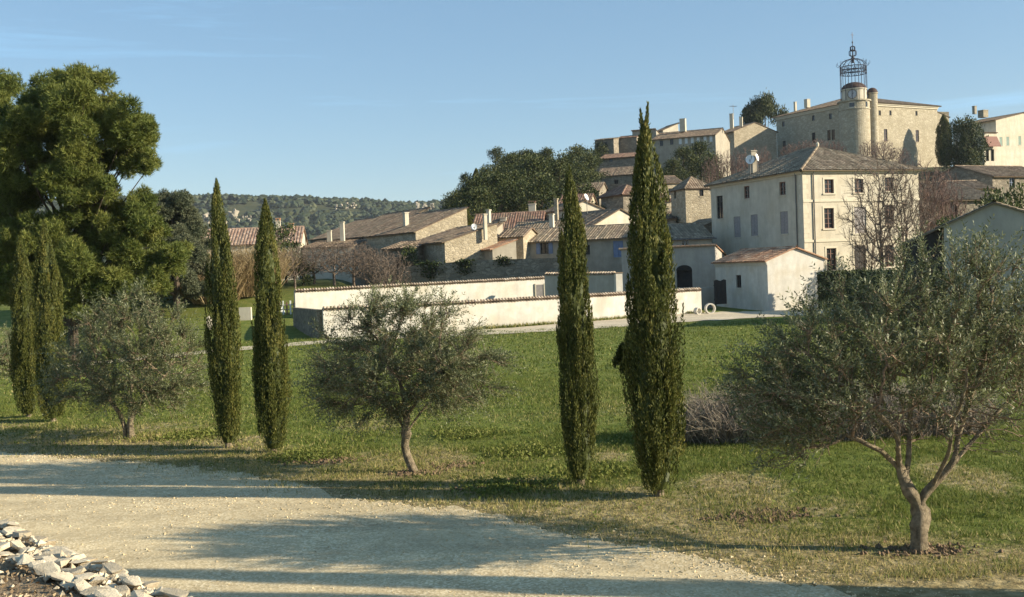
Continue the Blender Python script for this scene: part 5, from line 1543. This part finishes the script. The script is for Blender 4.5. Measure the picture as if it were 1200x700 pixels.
for i_, (px, py, Y, w) in enumerate([(806, 176, 196, 1.0), (826, 170, 200, 1.1), (793, 190, 188, .8), (838, 186, 192, .8)]):
    q, s = top_scale(6.6, px, py, Y); plant('oak', q, (w, w, s), i_ * 1.3, 'evergreen_oak', 'broad dark evergreen tree below the windows of the long crest house', 'tree', 'dark trees under the long crest house')
plant('green', stood(335, 100), (.85, .85, 1.0), .4, 'laurel_tree', 'rounded green tree at the right end of the farmhouse roof', 'tree')
plant('green', stood(482, 99), (.55, .55, .95), 1.4, 'ivy_tree', 'dark leafy tree growing against the shaded barn front', 'tree')
q, s = top_scale(5.7, 1112, 252, 80); plant('green', q, (.8, .8, s), 2.4, 'laurel_tree', 'yellow green tree above the carport roof, right of the bare trees', 'tree')
q, s = top_scale(5.7, 1168, 218, 84); plant('green', q, (1.0, 1.0, s), 4.4, 'laurel_tree', 'dense green tree right above the blue grey shed', 'tree')
q, s = top_scale(5.7, 1196, 212, 88); plant('green', q, (.8, .8, s), 5.4, 'laurel_tree', 'dark green tree cut by the right edge above the shed roof', 'tree')
for i_, (px, Y, s) in enumerate([(236, 92, 1.3), (262, 96, 1.2), (300, 92, 1.25), (318, 98, 1.2), (208, 90, 1.4), (180, 86, 1.5), (150, 84, 1.6), (120, 82, 1.6), (355, 96, .9)]):
    plant('bush', stood(px, Y), (s, s, s * 1.0), i_ * .9, 'garden_bush', 'dark green bush in the hedge below the farmhouse', 'bush', 'bushes below the farmhouse')
for i_, (px, Y, s) in enumerate([(700, 126, 1.2), (772, 128, 1.1), (690, 150, 1.4), (668, 140, 1.2)]):
    plant('bush', stood(px, Y), (s, s, s), i_ * 1.7, 'slope_bush', 'dark bush on the terrace behind the narrow grey house', 'bush', 'bushes on the terraces')
def small_cypress(px, py, Y, k, w, label, rz=0.0, group=None):
    q = stood(px, Y); H = P(px, py, Y).z - q.z
    r = empty('cypress_tree', q, rz, label, 'cypress', group)
    link_mesh('crown', cy_meshes[k], r, sc=(w / .34, w / .34, H / 5.0)); link_mesh('trunk', cy_trunk, r, sc=(w / .34, w / .34, H / 5.0))
small_cypress(549, 240, 116, 1, .75, 'short dark cypress beside the big sloping barn')
small_cypress(563, 197, 200, 2, 1.2, 'pointed cypress sticking out of the wood on the slope', 1)
small_cypress(1111, 134, 259, 1, 2.0, 'dark cypress touching the right end of the castle', .5)
for px, py, Y, w, rz, lab in ((1126, 141, 197, .95, 1.5, 'dark bushy conifer between the castle and the green shuttered house'), (1140, 139, 194, 1.05, 2.5, 'widest dark conifer, covering the left gable of the green shuttered house')):
    q, s_ = top_scale(5.9, px, py, Y); plant('cone', q, (w, w, s_), rz, 'dark_conifer', lab, 'conifer')


# --- bare trees
def bare_mesh(seed, H, Wd, natt, tip, step, low=.28, m='twig', up=.15):
    g = np.random.default_rng(seed)
    nd, pr = poly_nodes([(None, [(0, 0, -.3), (.05, 0, H * .12), (0, .03, H * .28)])], step)
    A = ell(natt, (0, 0, H * .62), (Wd / 2, Wd / 2, H * .40), g, H * low, .42)
    arr, par = colonize(nd, pr, A, step, H, step * 1.3, 60, g, up)
    rad = pipe_radii(arr, par, tip, 2.3)
    mb = MB(); wood(arr, par, rad, g, mb, 6, .05, thick=tip * 3.2)
    i = np.where((rad < tip * 2.4) & (par >= 0))[0]; i = np.repeat(i, 3)
    d = nrm(nrm(arr[i] - arr[par[i]]) + g.normal(0, .45, (len(i), 3)) + [0, 0, up])
    ln = g.uniform(.4, 1.1, len(i)) * H * .075
    segs(mb, arr[i], arr[i] + d * ln[:, None], tip * .8, tip * .45, 3, g.random(len(i)))
    return mb.mesh('branches', M[m])
M['red_twig'] = mat_rough('reddish twig', (.13, .085, .07), (.22, .15, .125), 8, .9, .3, .01)
BARE = [bare_mesh(401, 10, 6.5, 900, .016, .33), bare_mesh(402, 9, 5.0, 800, .016, .3), bare_mesh(403, 5, 4.6, 750, .012, .2, .15), bare_mesh(404, 7, 5.0, 800, .018, .26, .12, 'red_twig', .3), bare_mesh(405, 6, 3.0, 500, .018, .24, .1, 'red_twig', .6)]
BH = [10, 9, 5, 7, 6]
def bare(k, px, py, Y, wsc, rz, label, group=None, name='bare_tree'):
    q = stood(px, Y); s = (P(px, py, Y).z - q.z) / (BH[k] * 1.02)
    r = empty(name, q, rz, label, 'bare tree', group)
    link_mesh('branches', BARE[k], r, sc=(wsc, wsc, s))
bare(0, 1034, 180, 85, .95, .3, 'tall leafless tree in front of the right hand windows of the three storey house')
bare(1, 1064, 190, 83, .95, 1.3, 'second leafless tree, nearer the right corner of the three storey house')
bare(3, 1088, 186, 97, .95, 2.1, 'dense reddish leafless tree at the right corner of the three storey house')
bare(3, 1108, 196, 99, .85, 4.0, 'reddish leafless tree in front of the grey side gable')
bare(2, 1022, 262, 89, .8, 3.0, 'low leafless tree under the windows of the three storey house')
for k, (px, py, Y, w) in enumerate([(345, 290, 94, 1.0), (368, 284, 97, 1.1), (392, 282, 95, 1.1), (415, 281, 98, 1.1), (438, 288, 96, 1.0), (458, 294, 94, .9)]):
    bare(2, px, py, Y, w, k * 1.1, 'brown leafless tree in the thicket left of the barns', 'brown leafless trees left of the barns')
for k, (px, py, Y) in enumerate([(846, 178, 168), (857, 176, 170), (868, 175, 168), (879, 174, 170), (890, 173, 171), (901, 172, 172), (835, 184, 166)]):
    bare(4, px, py, Y, .8, k * 1.7, 'reddish leafless sapling on the slope above the three storey house', 'reddish saplings on the slope')
for k, (px, py, Y) in enumerate([(930, 168, 226), (948, 163, 228), (966, 162, 226), (984, 165, 228), (1022, 164, 226), (1040, 163, 228), (1058, 172, 226)]):
    bare(3, px, py, Y, 1.0, k * 1.3, 'leafless tree at the foot of the castle walls', 'leafless trees under the castle')

def stem_bush(px, Y, W_, H_, n, m, seed, name, label, lean=0.6, r=.012, cat='bush', group=None):
    g = np.random.default_rng(seed); o = stood(px, Y); root = empty(name, o, 0, label, cat, group); mb = MB()
    a = g.uniform(0, 6.283, n); f = g.random(n) ** .5 * W_ * .35
    b_ = np.stack([f * np.cos(a), f * np.sin(a), np.full(n, -.05)], -1)
    d = np.stack([np.cos(a) * f / W_ * 2 * lean, np.sin(a) * f / W_ * 2 * lean, np.ones(n)], -1) + g.normal(0, .16, (n, 3))
    ln = H_ * g.uniform(.6, 1.05, n)
    m1 = b_ + nrm(d) * (ln * .5)[:, None]; m2 = m1 + nrm(d + g.normal(0, .22, (n, 3)) + np.stack([np.cos(a) * .2, np.sin(a) * .2, 0 * a], -1)) * (ln * .5)[:, None]
    t = g.random(n)
    segs(mb, b_, m1, r, r * .7, 3, t); segs(mb, m1, m2, r * .7, r * .3, 3, t)
    k = np.repeat(np.arange(n), 3); s = g.random(len(k))[:, None]; q = m1[k] * (1 - s) + m2[k] * s
    segs(mb, q, q + nrm(d[k] + g.normal(0, .6, (len(k), 3))) * (ln[k] * .16)[:, None], r * .5, r * .25, 3, t[k])
    mb.build('stems', m, root)
for i_, (px, Y, W_, H_) in enumerate([(232, 90, 5.0, 4.6), (252, 88, 5.0, 4.4), (284, 90, 4.4, 4.2), (304, 92, 4.4, 4.2)]):
    stem_bush(px, Y, W_, H_, 650, M['beige_stem'], 500 + i_, 'tamarisk_bush', 'beige leafless bush of upright stems between the left cypresses', group='beige bushes behind the left cypresses', r=.022)
# grey bramble thicket in the meadow behind the nearest olive
g = np.random.default_rng(600)
c = Gz(940, 516); root = empty('bramble_thicket', (c.x, c.y, float(ground(c.x, c.y))), 0, 'grey brown bramble thicket in the meadow behind the nearest olive tree', 'thicket')
mb = MB(); n = 5200
u = g.uniform(-2.3, 3.0, n); v = g.uniform(-.7, .9, n) * np.sqrt(np.clip(1 - (u - .35) ** 2 / 7.5, .05, 1))
hh = np.clip(1.12 - .25 * ((u - .3) / 2.3) ** 2 - .25 * np.abs(v) + .25 * vnoise(u * 2, v * 2, 3), .2, 2)
b_ = np.stack([u, v, 0 * u - .03], -1)
d = np.stack([g.normal(0, .55, n), g.normal(0, .55, n), np.ones(n)], -1)
ln = hh * g.uniform(.55, 1.1, n)
m1 = b_ + nrm(d) * (ln * .55)[:, None]; m2 = m1 + nrm(d + g.normal(0, .7, d.shape)) * (ln * .5)[:, None]
t = g.random(n); segs(mb, b_, m1, .006, .0045, 3, t); segs(mb, m1, m2, .0045, .002, 3, t)
k = np.repeat(np.arange(n), 4); s = g.random(len(k))[:, None]; q = m1[k] * (1 - s) + m2[k] * s
segs(mb, q, q + nrm(g.normal(0, 1, (len(k), 3)) + [0, 0, .4]) * g.uniform(.06, .2, len(k))[:, None], .003, .0015, 3, t[k])
mb.build('stems', M['dry_stem'], root)
mb = MB(); k = g.integers(0, n, 5000); s = g.random(len(k))[:, None]; q = m1[k] * (1 - s) * g.uniform(.3, 1, (len(k), 1)) + m2[k] * s
leaves(mb, q, g.normal(0, 1, q.shape), g.uniform(.025, .055, len(k)), .022, g, g.random(len(k)) * .7); mb.build('leaves', M['hedge'], root)
# clipped dark hedge beside the garage
A_, B2 = P(966, 350, 79), P(1098, 350, 68)
r = empty('hedge', (A_.x, A_.y, -.9), math.atan2(B2.y - A_.y, B2.x - A_.x), 'dark clipped hedge right of the garage, mostly behind the nearest olive tree', 'hedge')
Lh = (B2 - A_).length; g = np.random.default_rng(610); n = 15000
u = g.uniform(0, Lh, n); v = g.uniform(-.5, .5, n); w = g.uniform(0, 1, n)
side_ = g.integers(0, 4, n); v = np.where(side_ == 0, -.55 + g.normal(0, .05, n), np.where(side_ == 1, .55 + g.normal(0, .05, n), v)); Hh = 2.75
z = np.where(side_ == 2, Hh + g.normal(0, .06, n), w * Hh); u = np.where(side_ == 3, g.normal(0, .06, n), u)
mb = MB(); leaves(mb, np.stack([u, v, z], -1), g.normal(0, 1, (n, 3)), g.uniform(.09, .2, n), .085, g, g.random(n) * .6); mb.box(.08, -.48, 0, Lh - .08, .48, Hh - .08, .1)
mb.build('foliage', M['forest'], r)
# young sapling and its stake in front of the garden wall
q = stood(737, 71.5); r = empty('sapling', q, 0, 'thin young sapling tied to a stake in front of the white garden wall', 'sapling')
mb = MB(); tube(mb, [(0, 0, -.1), (.03, 0, .7), (.0, .02, 1.25)], [.03, .022, .015], 5); mb.build('stem', M['twig'], r)
mb = MB(); tube(mb, [(.12, 0, -.1), (.12, 0, 1.05)], .03, 5); mb.build('stake', M['dress'], r)
link_mesh('crown', clump_crown([(0, 0, 1.2, .18), (.1, 0, 1.05, .12), (-.12, 0, 1.1, .12)], 60, .1, .05, M['hedge'], 611), r)

# --- low walls and posts in the field on the left
q0 = stood(279, 80); q1 = stood(293, 80)
garden_wall('field_wall', 'short sunlit cream wall glimpsed between the two left cypresses', [(q0.x, q0.y), (q1.x, q1.y)], [q0.z, q0.z], [q0.z + .95, q0.z + .95], 'cream', tiles=False)
q0 = stood(84, 110); q1 = stood(107, 110)
garden_wall('field_wall', 'broken cream wall glimpsed right of the thick left cypress, under the pine', [(q0.x, q0.y), (q1.x, q1.y)], [q0.z, q0.z], [zz(84, 347, 110), zz(107, 342, 110)], 'cream', tiles=False)
def post(px, Y, h, w, label, m='white'):
    q = stood(px, Y); r = empty('marker_post', q, .2, label, 'post')
    mb = MB(); mb.box(-w / 2, -w / 2, -.1, w / 2, w / 2, h); mb.build('shaft', M[m], r)
    mb = MB(); mb.add([(-w / 2, -w / 2, h + .002), (w / 2, -w / 2, h + .002), (w / 2, w / 2, h + .002), (-w / 2, w / 2, h + .002), (0, 0, h + w * .5)], [(0, 1, 4), (1, 2, 4), (2, 3, 4), (3, 0, 4)]); mb.build('cap', M[m], r)
post(88, 56, .42, .16, 'small white post in the field right of the thick left cypress')
post(243, 76, .8, .35, 'pale square post left of the taller cypress of the left pair', 'dress')
q = stood(340, 82); r = empty('picket_fence', q, 0, 'short run of white and reddish pickets left of the garden wall', 'fence')
for k in range(7):
    mb = MB(); x = -.9 + k * .28; mb.box(x - .05, -.03, -.1, x + .05, .03, .95 + .1 * (k % 2)); mb.build('picket', M['white' if k % 2 else 'awning'], r)
mb = MB(); mb.box(-1.0, .032, .35, .9, .06, .43); mb.box(-1.0, .032, .7, .9, .06, .78); mb.build('rail', M['dress'], r)
q = stood(327, 83); r = empty('canvas_shelter', q, .3, 'small white peaked cover standing on the grass left of the pickets', 'shelter')
mb = MB(); mb.add([(-.35, -.3, 0), (.35, -.3, 0), (.35, .3, 0), (-.35, .3, 0), (0, 0, .95)], [(0, 1, 4), (1, 2, 4), (2, 3, 4), (3, 0, 4)]); mb.build('cover', M['white'], r)
q = Gz(895, 519); r = empty('plastic_scrap', (q.x, q.y, float(ground(q.x, q.y))), .4, 'crumpled pale blue plastic scrap at the foot of the bramble thicket', 'litter')
M['blue_plastic'] = mat_flat('pale blue plastic', (.30, .42, .52), .4)
me = rock_mesh('sheet', 77, .16, .09, .07, M['blue_plastic']); link_mesh('sheet', me, r, (0, 0, .05))

# --- far wooded ridge: read as one mass
g = np.random.default_rng(700); n = 15000
y = g.uniform(700, 1500, n) ; x = g.uniform(-.56, .30, n) * y
k = (vnoise(x / 60, y / 60, 8) + .6 * vnoise(x / 22, y / 22, 9)) > -.22
x, y = x[k], y[k]; n = len(x)
z = ground(x, y); s = g.uniform(2.4, 5.2, n)
ico = bmesh.new(); bmesh.ops.create_icosphere(ico, subdivisions=1, radius=1); iv = np.array([v.co[:] for v in ico.verts]); iF = np.array([[v.index for v in f.verts] for f in ico.faces]); ico.free()
V = iv[None] * (1 + .25 * g.normal(size=(n, len(iv), 1))) * s[:, None, None] * [1, 1, .85]
V = V + np.stack([x, y, z + s * .45], -1)[:, None]
mb = MB().add(V.reshape(-1, 3), (iF[None] + (np.arange(n) * len(iv))[:, None, None]).reshape(-1, 3), np.repeat(np.clip(g.normal(.45, .25, n), 0, 1), len(iF)))
tag(mb.build('far_woodland', M['far_wood']), kind='stuff')
# pale cliffs on the ridge
def cliff(px, py, Y, w, h, seed, label):
    q = P(px, py, Y); gz_ = float(ground(q.x, q.y)); r = empty('cliff', (q.x, q.y, gz_), 0, label, 'cliff')
    rg = random.Random(seed)
    for k in range(16):
        me = rock_mesh('crag', seed * 100 + k, w * rg.uniform(.05, .14), w * .08, h * rg.uniform(.25, .5), M['cliff'], rg.random())
        o = link_mesh('crag', me, r, (w * rg.uniform(-.55, .55), rg.uniform(-4, 4), q.z - gz_ + rg.uniform(-.5, .4) * h)); o.rotation_euler = (rg.uniform(-.3, .3), rg.uniform(-.3, .3), rg.uniform(0, 6))
cliff(497, 242, 1180, 26, 11, 1, 'pale cliff on the far ridge just left of the wooded slope')
cliff(258, 254, 1050, 34, 13, 2, 'pale quarry face on the far ridge between the cedar and the left cypresses')
cliff(405, 241, 1190, 22, 6, 3, 'small pale crag on the far ridge above the bare trees')
cliff(285, 256, 1060, 14, 5, 4, 'low pale crag right of the quarry face on the far ridge')

for i_, (px, Y, sz) in enumerate([(84, 72, .75), (100, 74, .7), (112, 70, .8), (70, 70, .9), (128, 76, .9)]):
    plant('bush', stood(px, Y), (sz, sz, sz * .8), i_ * 2.1, 'field_bush', 'low dark bush under the largest pine', 'bush', 'bushes under the largest pine')

# ------------------------------------------------------------------ air
mb = MB(); mb.box(-5600, -900, -3.2, 5600, 7600, 190)
hz_m = bpy.data.materials.new('air'); hz_m.use_nodes = True
t = hz_m.node_tree; t.nodes.remove(t.nodes['Principled BSDF'])
pv = t.nodes.new('ShaderNodeVolumePrincipled'); pv.inputs['Color'].default_value = (.86, .92, 1.0, 1); pv.inputs['Density'].default_value = .00009; pv.inputs['Anisotropy'].default_value = .2
t.links.new(pv.outputs[0], t.nodes['Material Output'].inputs['Volume'])
hz = mb.build('haze', hz_m); tag(hz, kind='stuff')

q = P(859.5, 137, 236); r = empty('tv_antenna', q, .4, 'thin television antenna on the crest house chimney near the castle', 'antenna')
mb = MB(); tube(mb, [(0, 0, -.6), (0, 0, 2.6)], .05, 5); mb.build('mast', M['zinc'], r)
mb = MB(); tube(mb, [(-.9, 0, 2.3), (.9, 0, 2.3)], .035, 4)
for k in range(7): tube(mb, [(-.8 + k * .26, -.4, 2.3), (-.8 + k * .26, .4, 2.3)], .025, 4)
mb.build('array', M['zinc'], r)

# weeds along the foot of the garden wall
g = np.random.default_rng(820); n = 5200
W_ = np.array([K1, gp(480, 68.6), K2, K3]); u = g.random(n) * 2.999; k = u.astype(int); f = (u - k)[:, None]
q = W_[k] * (1 - f) + W_[k + 1] * f + np.stack([g.normal(0, .15, n) + .1, -.30 - np.abs(g.normal(0, .22, n))], -1)
keep = vnoise(q[:, 0] / 1.1, q[:, 1] / 1.1, 5) > -.08; q = q[keep]; n = len(q)
zg = ground(q[:, 0], q[:, 1]); mb = MB()
blades(mb, np.column_stack([q, zg + .02]), np.column_stack([g.normal(0, .5, n), g.normal(0, .5, n), np.ones(n)]), g.uniform(.08, .34, n), g.uniform(.03, .07, n), g, g.uniform(.05, .95, n))
tag(mb.build('wall_weeds', M['grass']), kind='stuff')

# ivy hanging over the shaded retaining wall
def ivy(px0, px1, py0, py1, n, seed, label):
    g = np.random.default_rng(seed)
    a, b_ = gp(470, 97.2), gp(668, 92.0); m = gp(560, 95.2)
    def wall_y(px):
        return np.interp(px, [470, 560, 668], [97.2, 95.2, 92.0])
    Yc = wall_y((px0 + px1) / 2); o = P((px0 + px1) / 2, py1, Yc); r = empty('ivy', o, 0, label, 'ivy')
    px = g.normal((px0 + px1) / 2, (px1 - px0) / 4, n); f = g.random(n) ** 1.6 * (1 - .5 * np.abs(px - (px0 + px1) / 2) / (px1 - px0))
    pos = []
    for x_, f_ in zip(px, f):
        q = P(x_, py0 + (py1 - py0) * f_, wall_y(x_) - .36) - o; pos.append(q[:])
    mb = MB(); leaves(mb, np.array(pos) + g.normal(0, .09, (n, 3)), g.normal(0, 1, (n, 3)) + [0, -.5, -.3], g.uniform(.12, .26, n), .14, g, g.random(n) * .7)
    mb.build('foliage', M['hedge'], r)
ivy(490, 520, 308, 326, 700, 1, 'dark ivy mass on the left part of the shaded retaining wall')
ivy(534, 556, 305, 322, 500, 2, 'dark ivy patch on the retaining wall under the lit stone cottage')
ivy(580, 600, 303, 312, 320, 3, 'small ivy patch near the top of the retaining wall below the orange tiled shed')
